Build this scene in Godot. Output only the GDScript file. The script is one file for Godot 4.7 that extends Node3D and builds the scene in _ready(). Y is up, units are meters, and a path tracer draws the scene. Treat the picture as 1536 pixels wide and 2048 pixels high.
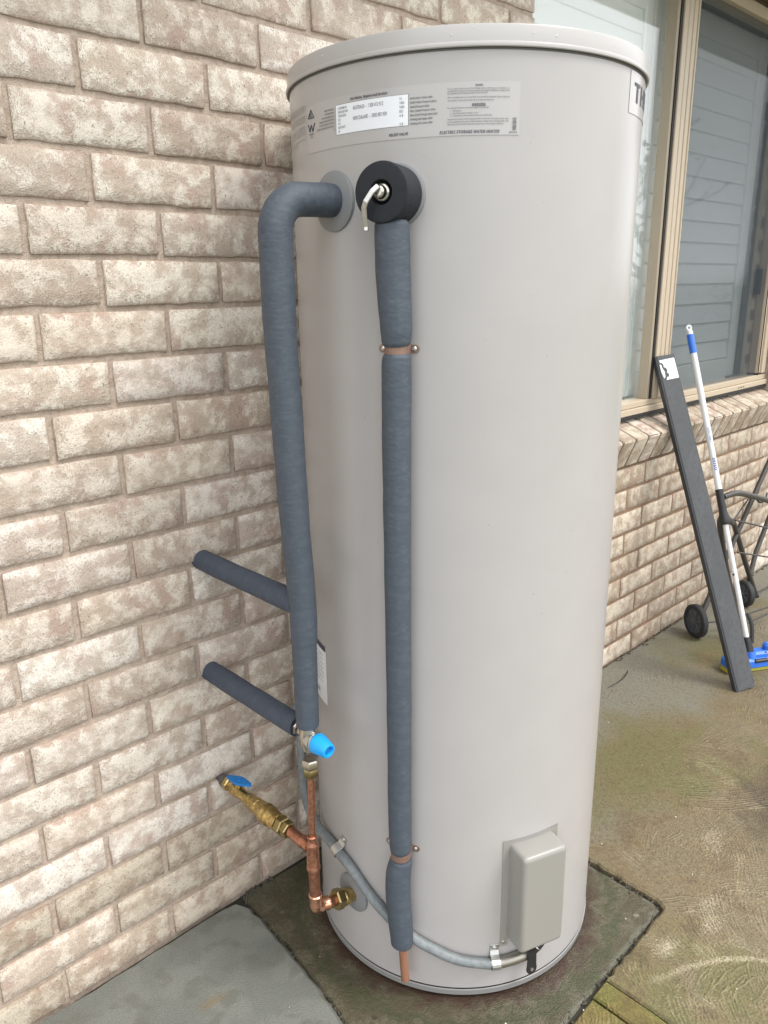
extends Node3D

# ---------------------------------------------------------------- measured frame
# x runs along the brick wall, y is up, z comes out of the wall. Metres.
const CX := 0.450
const CZ := 0.331
const RT := 0.3146          # radius of the water heater
const MODW := 0.240         # brick length + joint
const MODH := 0.086         # course height
const WIN_L := 1.108
const WIN_R := 3.030
const SILL_Y := 0.958
const HEAD_Y := 2.388

var M := {}                 # materials
var used := {}              # parent -> name -> count
var rng := RandomNumberGenerator.new()


# ---------------------------------------------------------------- naming
func numbered(parent: Node, called: String) -> String:
	var key := str(parent.get_instance_id()) + "/" + called
	var n: int = used.get(key, 0)
	used[key] = n + 1
	return called if n == 0 else "%s_%03d" % [called, n]

func thing(called: String, label: String, category: String, at := Vector3.ZERO, group := "") -> Node3D:
	var o := Node3D.new()
	o.name = numbered(self, called)
	add_child(o, true)
	o.position = at
	o.set_meta("label", label)
	o.set_meta("category", category)
	if group != "":
		o.set_meta("group", group)
	return o

func put(called: String, mesh: Mesh, m: Material, parent: Node, label := "") -> MeshInstance3D:
	var o := MeshInstance3D.new()
	o.name = numbered(parent, called)
	o.mesh = mesh
	o.material_override = m
	parent.add_child(o, true)
	if parent is Node3D and parent != self:
		o.position = -(parent as Node3D).get_meta("origin", Vector3.ZERO)
	if label != "":
		o.set_meta("label", label)
	return o

func structure(called: String, mesh: Mesh, m: Material) -> MeshInstance3D:
	var o := put(called, mesh, m, self)
	o.set_meta("kind", "structure")
	return o


# ---------------------------------------------------------------- mesh helpers
func begin() -> SurfaceTool:
	var st := SurfaceTool.new()
	st.begin(Mesh.PRIMITIVE_TRIANGLES)
	return st

func vert(st: SurfaceTool, p: Vector3, n: Vector3, uv: Vector2) -> void:
	st.set_normal(n)
	st.set_uv(uv)
	st.add_vertex(p)

# triangle that faces the side its normals point to (front faces run clockwise)
func tri(st: SurfaceTool, a: Vector3, b: Vector3, c: Vector3, na: Vector3, nb: Vector3, nc: Vector3, ua := Vector2.ZERO, ub := Vector2.ZERO, uc := Vector2.ZERO) -> void:
	var g := (b - a).cross(c - a)
	if g.dot(na + nb + nc) > 0.0:
		vert(st, a, na, ua); vert(st, c, nc, uc); vert(st, b, nb, ub)
	else:
		vert(st, a, na, ua); vert(st, b, nb, ub); vert(st, c, nc, uc)

func quad(st: SurfaceTool, a: Vector3, b: Vector3, c: Vector3, d: Vector3, out: Vector3, uvs := []) -> void:
	var n := (b - a).cross(d - a)
	if n.length() < 1e-12:
		n = (c - b).cross(d - b)
	n = n.normalized()
	if n.dot(out) < 0.0:
		n = -n
	var u: Array = uvs if uvs.size() == 4 else [Vector2(a.x + a.z, -a.y), Vector2(b.x + b.z, -b.y), Vector2(c.x + c.z, -c.y), Vector2(d.x + d.z, -d.y)]
	tri(st, a, b, c, n, n, n, u[0], u[1], u[2])
	tri(st, a, c, d, n, n, n, u[0], u[2], u[3])

# box with chamfered edges; b holds the three axes, size the full lengths
func bevel_box(st: SurfaceTool, c: Vector3, size: Vector3, bev := 0.003, b := Basis()) -> void:
	var h := size * 0.5
	bev = minf(bev, minf(h.x, minf(h.y, h.z)) * 0.9)
	var ax := [b.x, b.y, b.z]
	var hh := [h.x, h.y, h.z]
	for k in 3:
		for s in [-1.0, 1.0]:
			var i := (k + 1) % 3
			var j := (k + 2) % 3
			var o: Vector3 = c + ax[k] * (hh[k] * s)
			var ei: Vector3 = ax[i] * (hh[i] - bev)
			var ej: Vector3 = ax[j] * (hh[j] - bev)
			quad(st, o - ei - ej, o + ei - ej, o + ei + ej, o - ei + ej, ax[k] * s)
	for k in 3:
		var i := (k + 1) % 3
		var j := (k + 2) % 3
		for si in [-1.0, 1.0]:
			for sj in [-1.0, 1.0]:
				var p1: Vector3 = c + ax[i] * (hh[i] * si) + ax[j] * ((hh[j] - bev) * sj)
				var p2: Vector3 = c + ax[i] * ((hh[i] - bev) * si) + ax[j] * (hh[j] * sj)
				var e: Vector3 = ax[k] * (hh[k] - bev)
				quad(st, p1 - e, p1 + e, p2 + e, p2 - e, ax[i] * si + ax[j] * sj)
	for sx in [-1.0, 1.0]:
		for sy in [-1.0, 1.0]:
			for sz in [-1.0, 1.0]:
				var p: Vector3 = b.x * (h.x * sx) + b.y * (h.y * sy) + b.z * (h.z * sz)
				var dx: Vector3 = b.x * (bev * sx)
				var dy: Vector3 = b.y * (bev * sy)
				var dz: Vector3 = b.z * (bev * sz)
				var n: Vector3 = (b.x * sx + b.y * sy + b.z * sz).normalized()
				tri(st, c + p - dy - dz, c + p - dx - dz, c + p - dx - dy, n, n, n)

func box_mesh(c: Vector3, size: Vector3, bev := 0.003, b := Basis()) -> ArrayMesh:
	var st := begin()
	bevel_box(st, c, size, bev, b)
	return done(st)

func done(st: SurfaceTool) -> ArrayMesh:
	st.generate_tangents()
	return st.commit()

func perp(d: Vector3) -> Vector3:
	var u := Vector3.UP if absf(d.y) < 0.9 else Vector3.RIGHT
	return (u - d * u.dot(d)).normalized()

# turned shape: prof holds (distance along axis, radius); smooth joins where the slope bends less than 35 degrees
func lathe(st: SurfaceTool, o: Vector3, axis: Vector3, prof: Array, seg := 32, flat := false, turn := 0.0) -> void:
	var d := axis.normalized()
	var u := perp(d)
	var v := d.cross(u)
	var np := prof.size()
	var ns := []
	for i in np - 1:
		var e: Vector2 = prof[i + 1] - prof[i]
		ns.append(Vector2(-e.y, e.x).normalized())   # (along, out)
	for i in np - 1:
		var p0: Vector2 = prof[i]
		var p1: Vector2 = prof[i + 1]
		if p0.distance_to(p1) < 1e-7:
			continue
		var n0: Vector2 = ns[i]
		var n1: Vector2 = ns[i]
		if i > 0 and ns[i - 1].dot(ns[i]) > 0.8:
			n0 = (ns[i - 1] + ns[i]).normalized()
		if i < np - 2 and ns[i + 1].dot(ns[i]) > 0.8:
			n1 = (ns[i + 1] + ns[i]).normalized()
		for k in seg:
			var a0 := TAU * k / seg + turn
			var a1 := TAU * (k + 1) / seg + turn
			var r0 := u * cos(a0) + v * sin(a0)
			var r1 := u * cos(a1) + v * sin(a1)
			var q0 := r0
			var q1 := r1
			if flat:
				q0 = (r0 + r1).normalized()
				q1 = q0
			var A := o + d * p0.x + r0 * p0.y
			var B := o + d * p0.x + r1 * p0.y
			var Cc := o + d * p1.x + r1 * p1.y
			var D := o + d * p1.x + r0 * p1.y
			var rr := maxf(p0.y, p1.y)
			var ua := Vector2(a0 * rr, p0.x)
			var ub := Vector2(a1 * rr, p0.x)
			var uc := Vector2(a1 * rr, p1.x)
			var ud := Vector2(a0 * rr, p1.x)
			if p0.y > 1e-6:
				tri(st, A, B, Cc, q0 * n0.y + d * n0.x, q1 * n0.y + d * n0.x, q1 * n1.y + d * n1.x, ua, ub, uc)
			if p1.y > 1e-6:
				tri(st, A, Cc, D, q0 * n0.y + d * n0.x, q1 * n1.y + d * n1.x, q0 * n1.y + d * n1.x, ua, uc, ud)

func lathe_mesh(o: Vector3, axis: Vector3, prof: Array, seg := 32, flat := false, turn := 0.0) -> ArrayMesh:
	var st := begin()
	lathe(st, o, axis, prof, seg, flat, turn)
	return done(st)

func rounded_rod(l: float, r: float, bev := 0.001) -> Array:
	return [Vector2(0, 0), Vector2(0, r - bev), Vector2(bev, r), Vector2(l - bev, r), Vector2(l, r - bev), Vector2(l, 0)]

# swept round bar along points with a radius each; lump > 0 makes the wall slightly uneven
func tube(st: SurfaceTool, pts: Array, radii: Array, seg := 20, caps := true, lump := 0.0, noise: FastNoiseLite = null) -> void:
	var n := pts.size()
	var dirs := []
	for i in n:
		var d: Vector3 = (pts[mini(i + 1, n - 1)] - pts[maxi(i - 1, 0)])
		dirs.append(d.normalized())
	var u := perp(dirs[0])
	var rings := []
	var norms := []
	var lens := [0.0]
	for i in n:
		var d: Vector3 = dirs[i]
		u = (u - d * u.dot(d)).normalized()
		var v := d.cross(u)
		if i > 0:
			lens.append(lens[i - 1] + pts[i].distance_to(pts[i - 1]))
		var ring := []
		var nr := []
		var slope := 0.0
		var i0 := maxi(i - 1, 0)
		var i1 := mini(i + 1, n - 1)
		var dl: float = pts[i1].distance_to(pts[i0])
		if dl > 1e-6:
			slope = (radii[i1] - radii[i0]) / dl
		for k in seg + 1:
			var a := TAU * (k % seg) / seg
			var rd := u * cos(a) + v * sin(a)
			var r: float = radii[i]
			if noise and lump > 0.0:
				var q: Vector3 = pts[i] + rd * r
				r += lump * noise.get_noise_3d(q.x * 100, q.y * 100, q.z * 100)
			ring.append(pts[i] + rd * r)
			nr.append((rd - d * slope).normalized())
		rings.append(ring)
		norms.append(nr)
	for i in n - 1:
		for k in seg:
			var w: float = TAU * radii[i] / seg
			var ua := Vector2(k * w, lens[i])
			var ub := Vector2((k + 1) * w, lens[i])
			var uc := Vector2((k + 1) * w, lens[i + 1])
			var ud := Vector2(k * w, lens[i + 1])
			tri(st, rings[i][k], rings[i][k + 1], rings[i + 1][k + 1], norms[i][k], norms[i][k + 1], norms[i + 1][k + 1], ua, ub, uc)
			tri(st, rings[i][k], rings[i + 1][k + 1], rings[i + 1][k], norms[i][k], norms[i + 1][k + 1], norms[i + 1][k], ua, uc, ud)
	if caps:
		for e in [0, n - 1]:
			var nn: Vector3 = -dirs[0] if e == 0 else dirs[n - 1]
			for k in seg:
				tri(st, pts[e], rings[e][k], rings[e][k + 1], nn, nn, nn, Vector2.ZERO, Vector2(0.01, 0), Vector2(0, 0.01))

func tube_mesh(pts: Array, r: float, seg := 20, lump := 0.0, noise: FastNoiseLite = null) -> ArrayMesh:
	var rr := []
	for p in pts:
		rr.append(r)
	var st := begin()
	tube(st, pts, rr, seg, true, lump, noise)
	return done(st)

# a smooth curve through points
func smooth_path(p: Array, per := 8) -> Array:
	var out := []
	for i in p.size() - 1:
		var a: Vector3 = p[maxi(i - 1, 0)]
		var b: Vector3 = p[i]
		var c: Vector3 = p[i + 1]
		var d: Vector3 = p[mini(i + 2, p.size() - 1)]
		for k in per:
			out.append(b.cubic_interpolate(c, a, d, float(k) / per))
	out.append(p[-1])
	return out

# flat outline (x, y) pushed out along axes
func prism(st: SurfaceTool, poly: PackedVector2Array, o: Vector3, ex: Vector3, ey: Vector3, ez: Vector3, depth: float) -> void:
	var idx := Geometry2D.triangulate_polygon(poly)
	for s in 2:
		var off := ez * (depth * s)
		var nn := ez.normalized() * (1.0 if s == 1 else -1.0)
		for t in range(0, idx.size(), 3):
			var p := []
			var uu := []
			for k in 3:
				var q: Vector2 = poly[idx[t + k]]
				p.append(o + ex * q.x + ey * q.y + off)
				uu.append(q)
			tri(st, p[0], p[1], p[2], nn, nn, nn, uu[0], uu[1], uu[2])
	var cen := Vector2.ZERO
	var area := 0.0
	for i in poly.size():
		area += poly[i].cross(poly[(i + 1) % poly.size()])
	for i in poly.size():
		var a: Vector2 = poly[i]
		var b: Vector2 = poly[(i + 1) % poly.size()]
		var e := b - a
		var nrm := Vector2(e.y, -e.x) * signf(area)
		quad(st, o + ex * a.x + ey * a.y, o + ex * b.x + ey * b.y, o + ex * b.x + ey * b.y + ez * depth, o + ex * a.x + ey * a.y + ez * depth, ex * nrm.x + ey * nrm.y)

# a point on the heater's skin: degrees from +z towards +x
func cyl(az: float, y: float, r := RT) -> Vector3:
	var a := deg_to_rad(az)
	return Vector3(CX + r * sin(a), y, CZ + r * cos(a))

func outward(az: float) -> Vector3:
	var a := deg_to_rad(az)
	return Vector3(sin(a), 0, cos(a))

# thin curved sheet lying on the heater
func sheet(st: SurfaceTool, a0: float, a1: float, y0: float, y1: float, r: float, thick := 0.0004) -> void:
	var n := maxi(2, int(absf(a1 - a0) / 2.0))
	for i in n:
		var b0 := lerpf(a0, a1, float(i) / n)
		var b1 := lerpf(a0, a1, float(i + 1) / n)
		var n0 := outward(b0)
		var n1 := outward(b1)
		var u0 := float(i) / n
		var u1 := float(i + 1) / n
		tri(st, cyl(b0, y0, r), cyl(b1, y0, r), cyl(b1, y1, r), n0, n1, n1, Vector2(u0, 1), Vector2(u1, 1), Vector2(u1, 0))
		tri(st, cyl(b0, y0, r), cyl(b1, y1, r), cyl(b0, y1, r), n0, n1, n0, Vector2(u0, 1), Vector2(u1, 0), Vector2(u0, 0))
	quad(st, cyl(a0, y0, r), cyl(a0, y1, r), cyl(a0, y1, r - thick), cyl(a0, y0, r - thick), cyl(a0 - 90, 0) - cyl(a0 + 90, 0))
	quad(st, cyl(a1, y0, r), cyl(a1, y1, r), cyl(a1, y1, r - thick), cyl(a1, y0, r - thick), cyl(a1 + 90, 0) - cyl(a1 - 90, 0))

# lettering: returns triangles of the words as flat points (x right, y up, baseline 0), cap height 1
func glyphs(words: String, bold := false, spread := 1.0) -> Array:
	var f := SystemFont.new()
	f.font_names = PackedStringArray(["Droid Sans"])
	f.font_weight = 700 if bold else 400
	var t := TextMesh.new()
	t.font = f
	t.text = words
	t.font_size = 32
	t.pixel_size = 1.0 / (32.0 * 0.714)
	t.depth = 0.0
	t.curve_step = 4.0
	t.horizontal_alignment = HORIZONTAL_ALIGNMENT_LEFT
	t.vertical_alignment = VERTICAL_ALIGNMENT_CENTER
	if t.get_surface_count() == 0:
		return []
	var arr := t.get_mesh_arrays()
	var v: PackedVector3Array = arr[Mesh.ARRAY_VERTEX]
	var ix = arr[Mesh.ARRAY_INDEX]
	var out := []
	var base := 1e9
	for p in v:
		base = minf(base, p.y)
	# the foot of the tallest run of letters: take the lowest point unless letters hang below the line
	var hangs := false
	for ch in words:
		if ch in "gjpqy,();Q":
			hangs = true
	if hangs:
		base += 0.29
	if ix != null and ix.size() > 0:
		for i in ix:
			out.append(Vector2(v[i].x * spread, v[i].y - base))
	else:
		for p in v:
			out.append(Vector2(p.x * spread, p.y - base))
	return out

func run_width(g: Array) -> float:
	var lo := 1e9
	var hi := -1e9
	for p in g:
		lo = minf(lo, p.x)
		hi = maxf(hi, p.x)
	return hi - lo

# words printed on the heater: az of the left (or right) end, baseline, cap height; wide > 0 fits the width in degrees
func print_on(st: SurfaceTool, words: String, az: float, y: float, cap: float, bold := false, lean := 0.0, wide := 0.0, right := false, r := RT + 0.0014) -> void:
	var g := glyphs(words, bold)
	if g.is_empty():
		return
	var lo := 1e9
	var hi := -1e9
	for p in g:
		lo = minf(lo, p.x)
		hi = maxf(hi, p.x)
	var sx := cap
	if wide > 0.0:
		sx = deg_to_rad(wide) * r / (hi - lo)
	for i in range(0, g.size(), 3):
		var p := []
		var n := []
		for k in 3:
			var q: Vector2 = g[i + k]
			var x := (q.x - lo) * sx + q.y * cap * lean
			if right:
				x -= (hi - lo) * sx
			var a := az + rad_to_deg(x / r)
			p.append(cyl(a, y + q.y * cap, r))
			n.append(outward(a))
		tri(st, p[0], p[1], p[2], n[0], n[1], n[2])


# ---------------------------------------------------------------- textures
func noise(freq: float, seed_: int, oct := 4, type := FastNoiseLite.TYPE_SIMPLEX_SMOOTH) -> FastNoiseLite:
	var f := FastNoiseLite.new()
	f.noise_type = type
	f.frequency = freq
	f.seed = seed_
	f.fractal_type = FastNoiseLite.FRACTAL_FBM if oct > 1 else FastNoiseLite.FRACTAL_NONE
	f.fractal_octaves = oct
	return f

func field(w: int, h: int, freq: float, seed_: int, oct := 4) -> PackedByteArray:
	var im := noise(freq, seed_, oct).get_seamless_image(w, h, false, false, 0.12, true)
	im.convert(Image.FORMAT_L8)
	return im.get_data()

func sst(a: float, b: float, x: float) -> float:
	var t := clampf((x - a) / (b - a), 0.0, 1.0)
	return t * t * (3.0 - 2.0 * t)

func tex_rgb(w: int, h: int, data: PackedByteArray) -> ImageTexture:
	return ImageTexture.create_from_image(Image.create_from_data(w, h, false, Image.FORMAT_RGB8, data))

func tex_normal(w: int, h: int, height: PackedByteArray, strength: float) -> ImageTexture:
	var im := Image.create_from_data(w, h, false, Image.FORMAT_L8, height)
	im.convert(Image.FORMAT_RGBA8)
	im.bump_map_to_normal_map(strength)
	return ImageTexture.create_from_image(im)

func mat(col: Color, rough := 0.6, metal := 0.0) -> StandardMaterial3D:
	var m := StandardMaterial3D.new()
	m.albedo_color = col.linear_to_srgb()
	m.roughness = rough
	m.metallic = metal
	return m

func lin(r: float, g: float, b: float) -> Color:
	return Color(r, g, b)

# a palette of three colours mixed by two fields, with fine grain
func mottled(size: int, cols: Array, f1: float, f2: float, seed_: int, grain := 0.12) -> Array:
	var a := field(size, size, f1, seed_, 5)
	var b := field(size, size, f2, seed_ + 7, 4)
	var c := field(size, size, 0.35, seed_ + 13, 2)
	var out := PackedByteArray()
	out.resize(size * size * 3)
	var hgt := PackedByteArray()
	hgt.resize(size * size)
	var s0: Color = cols[0].linear_to_srgb()
	var s1: Color = cols[1].linear_to_srgb()
	var s2: Color = cols[2].linear_to_srgb()
	for i in size * size:
		var t1 := sst(90, 165, a[i])
		var t2 := sst(120, 185, b[i])
		var col := s0.lerp(s1, t1).lerp(s2, t2 * 0.8)
		var g := 1.0 + (c[i] - 128) / 128.0 * grain
		out[i * 3] = clampi(int(col.r * g * 255), 0, 255)
		out[i * 3 + 1] = clampi(int(col.g * g * 255), 0, 255)
		out[i * 3 + 2] = clampi(int(col.b * g * 255), 0, 255)
		hgt[i] = clampi(int(c[i] * 0.6 + b[i] * 0.4), 0, 255)
	return [Image.create_from_data(size, size, false, Image.FORMAT_RGB8, out), hgt]

func make_materials() -> void:
	# --- brick face: white slurry rubbed over a brown body, sandy, pitted. One texture covers 1.0 m.
	var W := 1024
	var n1 := field(W, W, 0.017, 11, 2)
	var n2 := field(W, W, 0.055, 12, 3)
	var n3 := field(W, W, 0.30, 13, 2)
	var n4 := field(W, W, 0.11, 14, 2)
	var n5 := field(W, W, 0.008, 15, 2)
	var cream := lin(0.775, 0.71, 0.635).linear_to_srgb()
	var body := lin(0.50, 0.412, 0.345).linear_to_srgb()
	var pink := lin(0.47, 0.355, 0.30).linear_to_srgb()
	var pit := lin(0.17, 0.13, 0.105).linear_to_srgb()
	var rgb := PackedByteArray()
	rgb.resize(W * W * 3)
	var hg := PackedByteArray()
	hg.resize(W * W)
	for i in W * W:
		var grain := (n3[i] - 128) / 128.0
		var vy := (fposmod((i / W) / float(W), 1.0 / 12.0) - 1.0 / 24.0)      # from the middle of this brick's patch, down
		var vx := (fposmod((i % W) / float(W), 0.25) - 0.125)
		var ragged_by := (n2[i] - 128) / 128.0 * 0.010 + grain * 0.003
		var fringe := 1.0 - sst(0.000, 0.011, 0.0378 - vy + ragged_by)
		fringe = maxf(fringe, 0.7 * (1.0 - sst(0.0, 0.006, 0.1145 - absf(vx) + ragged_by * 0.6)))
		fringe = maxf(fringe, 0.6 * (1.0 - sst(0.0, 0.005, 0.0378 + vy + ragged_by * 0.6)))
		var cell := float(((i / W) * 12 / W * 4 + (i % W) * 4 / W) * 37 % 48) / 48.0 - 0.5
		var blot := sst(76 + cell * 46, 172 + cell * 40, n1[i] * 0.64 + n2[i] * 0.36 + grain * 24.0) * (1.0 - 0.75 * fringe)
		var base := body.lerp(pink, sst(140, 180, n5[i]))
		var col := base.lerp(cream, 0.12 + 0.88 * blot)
		var p := sst(168, 192, n4[i] * 0.42 + n3[i] * 0.58) * (0.35 + 0.65 * sst(90, 150, n2[i]))
		col = col.lerp(pit, p * 0.95)
		var g := 1.0 + grain * 0.15
		rgb[i * 3] = clampi(int(col.r * g * 255), 0, 255)
		rgb[i * 3 + 1] = clampi(int(col.g * g * 255), 0, 255)
		rgb[i * 3 + 2] = clampi(int(col.b * g * 255), 0, 255)
		hg[i] = clampi(int(n3[i] * 0.42 + n2[i] * 0.35 + blot * 46.0 - p * 90.0), 0, 255)
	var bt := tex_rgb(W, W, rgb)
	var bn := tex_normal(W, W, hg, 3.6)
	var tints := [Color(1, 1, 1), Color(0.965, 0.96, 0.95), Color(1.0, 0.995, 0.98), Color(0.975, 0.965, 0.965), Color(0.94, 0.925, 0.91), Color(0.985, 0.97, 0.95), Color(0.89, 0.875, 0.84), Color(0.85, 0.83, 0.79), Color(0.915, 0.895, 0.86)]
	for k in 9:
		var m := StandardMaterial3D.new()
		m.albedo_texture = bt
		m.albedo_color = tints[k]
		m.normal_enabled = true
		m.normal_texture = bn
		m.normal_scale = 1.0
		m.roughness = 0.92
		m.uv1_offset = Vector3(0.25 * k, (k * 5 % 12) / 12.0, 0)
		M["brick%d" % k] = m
	# --- mortar
	var mo := mottled(512, [lin(0.46, 0.368, 0.30), lin(0.52, 0.425, 0.35), lin(0.40, 0.318, 0.255)], 0.02, 0.05, 31, 0.1)
	var mm := StandardMaterial3D.new()
	mm.albedo_texture = ImageTexture.create_from_image(mo[0])
	mm.normal_enabled = true
	mm.normal_texture = tex_normal(512, 512, mo[1], 4.0)
	mm.roughness = 0.95
	mm.uv1_triplanar = true
	mm.uv1_world_triplanar = true
	mm.uv1_scale = Vector3(2.2, 2.2, 2.2)
	M.mortar = mm
	M.mortar_dirt_shade = mm.duplicate()
	M.mortar_dirt_shade.albedo_color = Color(0.76, 0.69, 0.62)  # dirt plus the self-shadow of the joints, both put into the tint
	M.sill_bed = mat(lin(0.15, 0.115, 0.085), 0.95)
	# --- foam pipe lagging, faintly wrinkled across
	var fa := field(512, 512, 0.04, 41, 3)
	var fb := field(512, 512, 0.012, 42, 3)
	var fc := field(512, 512, 0.030, 43, 4)
	var fr := PackedByteArray()
	fr.resize(512 * 512 * 3)
	var fh := PackedByteArray()
	fh.resize(512 * 512)
	var dust := lin(0.135, 0.155, 0.185).linear_to_srgb()
	var c0 := lin(0.062, 0.077, 0.100).linear_to_srgb()
	var c1 := lin(0.071, 0.087, 0.111).linear_to_srgb()
	for i in 512 * 512:
		var t := sst(95, 190, fb[i] * 0.7 + fa[i] * 0.3)
		var col := c0.lerp(c1, t)
		col = col.lerp(dust, sst(150, 225, fc[i]) * 0.28)
		fr[i * 3] = int(col.r * 255)
		fr[i * 3 + 1] = int(col.g * 255)
		fr[i * 3 + 2] = int(col.b * 255)
		fh[i] = fa[i]
	var foam := StandardMaterial3D.new()
	foam.albedo_texture = tex_rgb(512, 512, fr)
	foam.normal_enabled = true
	foam.normal_texture = tex_normal(512, 512, fh, 5.0)
	foam.normal_scale = 0.27
	foam.roughness = 0.62
	foam.uv1_scale = Vector3(3.0, 7.0, 1)
	M.foam = foam
	var foam2 := foam.duplicate() as StandardMaterial3D
	foam2.albedo_color = Color(0.93, 0.93, 0.97)
	foam2.normal_scale = 0.12
	foam2.roughness = 0.75
	M.foam_dark = foam2
	var foam3 := foam.duplicate() as StandardMaterial3D
	foam3.albedo_color = Color(1.0, 1.0, 1.0)
	foam3.normal_scale = 0.16
	M.foam_sleeve = foam3
	# --- painted steel of the heater: a slight orange peel
	M.paint = mat(lin(0.447, 0.427, 0.421), 0.27)
	M.paint.metallic_specular = 0.45
	var pm := field(1024, 1024, 0.006, 52, 3)
	var pr := PackedByteArray()
	pr.resize(1024 * 1024 * 3)
	for i in 1024 * 1024:
		var v := int(250 + (pm[i] - 128) * 0.02)
		pr[i * 3] = v
		pr[i * 3 + 1] = v
		pr[i * 3 + 2] = v
	var pim := Image.create_from_data(1024, 1024, false, Image.FORMAT_RGB8, pr)
	rng.seed = 64
	for k in 46:
		var x := rng.randi() % 1022
		var y := rng.randi() % 1022
		var c := Color(0.72, 0.70, 0.66) if k % 3 else Color(1, 1, 1)
		pim.set_pixel(x, y, c)
		if k % 2 == 0:
			pim.set_pixel(x + 1, y, c.lerp(Color(0.98, 0.98, 0.98), 0.3))
			pim.set_pixel(x, y + 1, c.lerp(Color(0.98, 0.98, 0.98), 0.4))
	M.paint.albedo_texture = ImageTexture.create_from_image(pim)
	M.paint.uv1_scale = Vector3(1, 1, 1)
	M.lid_paint = mat(lin(0.447, 0.430, 0.424), 0.32)
	M.rim_paint = mat(lin(0.25, 0.25, 0.245), 0.42)
	M.cover_paint = mat(lin(0.295, 0.284, 0.264), 0.30)
	M.seam = mat(lin(0.13, 0.127, 0.12), 0.7)
	M.collar = mat(lin(0.23, 0.235, 0.245), 0.5)
	M.decal = mat(lin(0.452, 0.434, 0.430), 0.22)
	M.white_label = mat(lin(0.83, 0.85, 0.90), 0.3)
	M.brand_film = mat(lin(0.452, 0.436, 0.434), 0.2)
	M.ink = mat(lin(0.055, 0.055, 0.075), 0.5)
	M.ink_soft = mat(lin(0.16, 0.155, 0.16), 0.5)
	M.grey_line = mat(lin(0.22, 0.22, 0.25), 0.5)
	M.black_foam = mat(lin(0.010, 0.013, 0.019), 0.7)
	M.black_foam.normal_enabled = true
	M.black_foam.normal_texture = tex_normal(512, 512, fa, 4.0)
	M.black_foam.normal_scale = 0.4
	M.black_foam.uv1_scale = Vector3(5, 5, 1)
	M.steel = mat(lin(0.55, 0.545, 0.535), 0.30, 1.0)
	M.zinc = mat(lin(0.62, 0.63, 0.62), 0.33, 1.0)
	M.nickel = mat(lin(0.52, 0.49, 0.44), 0.25, 1.0)
	# metals: a little patchy
	var cu := mottled(256, [lin(0.50, 0.235, 0.155), lin(0.60, 0.30, 0.205), lin(0.38, 0.18, 0.12)], 0.03, 0.05, 61, 0.05)
	M.copper = StandardMaterial3D.new()
	M.copper.albedo_texture = ImageTexture.create_from_image(cu[0])
	M.copper.metallic = 1.0
	M.copper.roughness = 0.33
	M.copper.uv1_scale = Vector3(8, 8, 1)
	M.copper_bright = mat(lin(0.80, 0.42, 0.29), 0.22, 0.8)
	M.copper_dull = mat(lin(0.30, 0.195, 0.155), 0.55, 0.6)
	var br := mottled(256, [lin(0.56, 0.40, 0.155), lin(0.68, 0.52, 0.24), lin(0.40, 0.29, 0.12)], 0.03, 0.06, 65, 0.05)
	M.brass = StandardMaterial3D.new()
	M.brass.albedo_texture = ImageTexture.create_from_image(br[0])
	M.brass.metallic = 1.0
	M.brass.roughness = 0.30
	M.brass.uv1_scale = Vector3(8, 8, 1)
	M.brass_dull = mat(lin(0.34, 0.27, 0.13), 0.35, 1.0)
	M.blue_cap = mat(lin(0.012, 0.36, 0.86), 0.38)
	M.blue_lever = mat(lin(0.010, 0.17, 0.50), 0.4)
	var cd := mottled(256, [lin(0.185, 0.205, 0.215), lin(0.215, 0.235, 0.245), lin(0.165, 0.18, 0.185)], 0.02, 0.05, 71, 0.04)
	M.conduit = StandardMaterial3D.new()
	M.conduit.albedo_texture = ImageTexture.create_from_image(cd[0])
	M.conduit.roughness = 0.5
	M.conduit.uv1_scale = Vector3(4, 4, 1)
	M.black_plastic = mat(lin(0.022, 0.022, 0.024), 0.45)
	# --- ground
	var sl := mottled(1024, [lin(0.155, 0.163, 0.148), lin(0.182, 0.190, 0.173), lin(0.138, 0.141, 0.122)], 0.007, 0.014, 81, 0.16)
	M.path = StandardMaterial3D.new()
	stain(sl[0], 1024)
	M.path.albedo_texture = ImageTexture.create_from_image(sl[0])
	M.path.normal_enabled = true
	M.path.normal_texture = tex_normal(1024, 1024, sl[1], 2.0)
	M.path.roughness = 0.55
	M.path.uv1_scale = Vector3(0.8, 0.8, 1)
	var pd := mottled(1024, [lin(0.080, 0.066, 0.043), lin(0.112, 0.098, 0.068), lin(0.066, 0.066, 0.033)], 0.010, 0.060, 91, 0.40)
	scatter_marks(pd[0], 1024, lin(0.30, 0.29, 0.25), 60, 101, 2, 13)
	scatter_marks(pd[0], 1024, lin(0.03, 0.028, 0.018), 130, 102, 2, 9)
	rust_ring(pd[0], 1024)
	M.pad = StandardMaterial3D.new()
	M.pad.albedo_texture = ImageTexture.create_from_image(pd[0])
	M.pad.normal_enabled = true
	M.pad.normal_texture = tex_normal(1024, 1024, pd[1], 4.0)
	M.pad.roughness = 0.40
	M.pad.uv1_scale = Vector3(1.0, 1.0, 1)
	make_patio_material()
	M.soil = mat(lin(0.036, 0.033, 0.025), 0.95)
	M.rubble = mat(lin(0.088, 0.080, 0.060), 0.95)
	M.grass = mat(lin(0.055, 0.085, 0.025), 0.95)
	M.foliage = mat(lin(0.060, 0.075, 0.035), 0.8)
	M.bark = mat(lin(0.10, 0.085, 0.07), 0.9)
	# --- window and house
	M.frame = mat(lin(0.53, 0.44, 0.335), 0.38)
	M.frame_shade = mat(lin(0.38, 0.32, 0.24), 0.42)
	M.rubber = mat(lin(0.02, 0.02, 0.022), 0.6)
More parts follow.
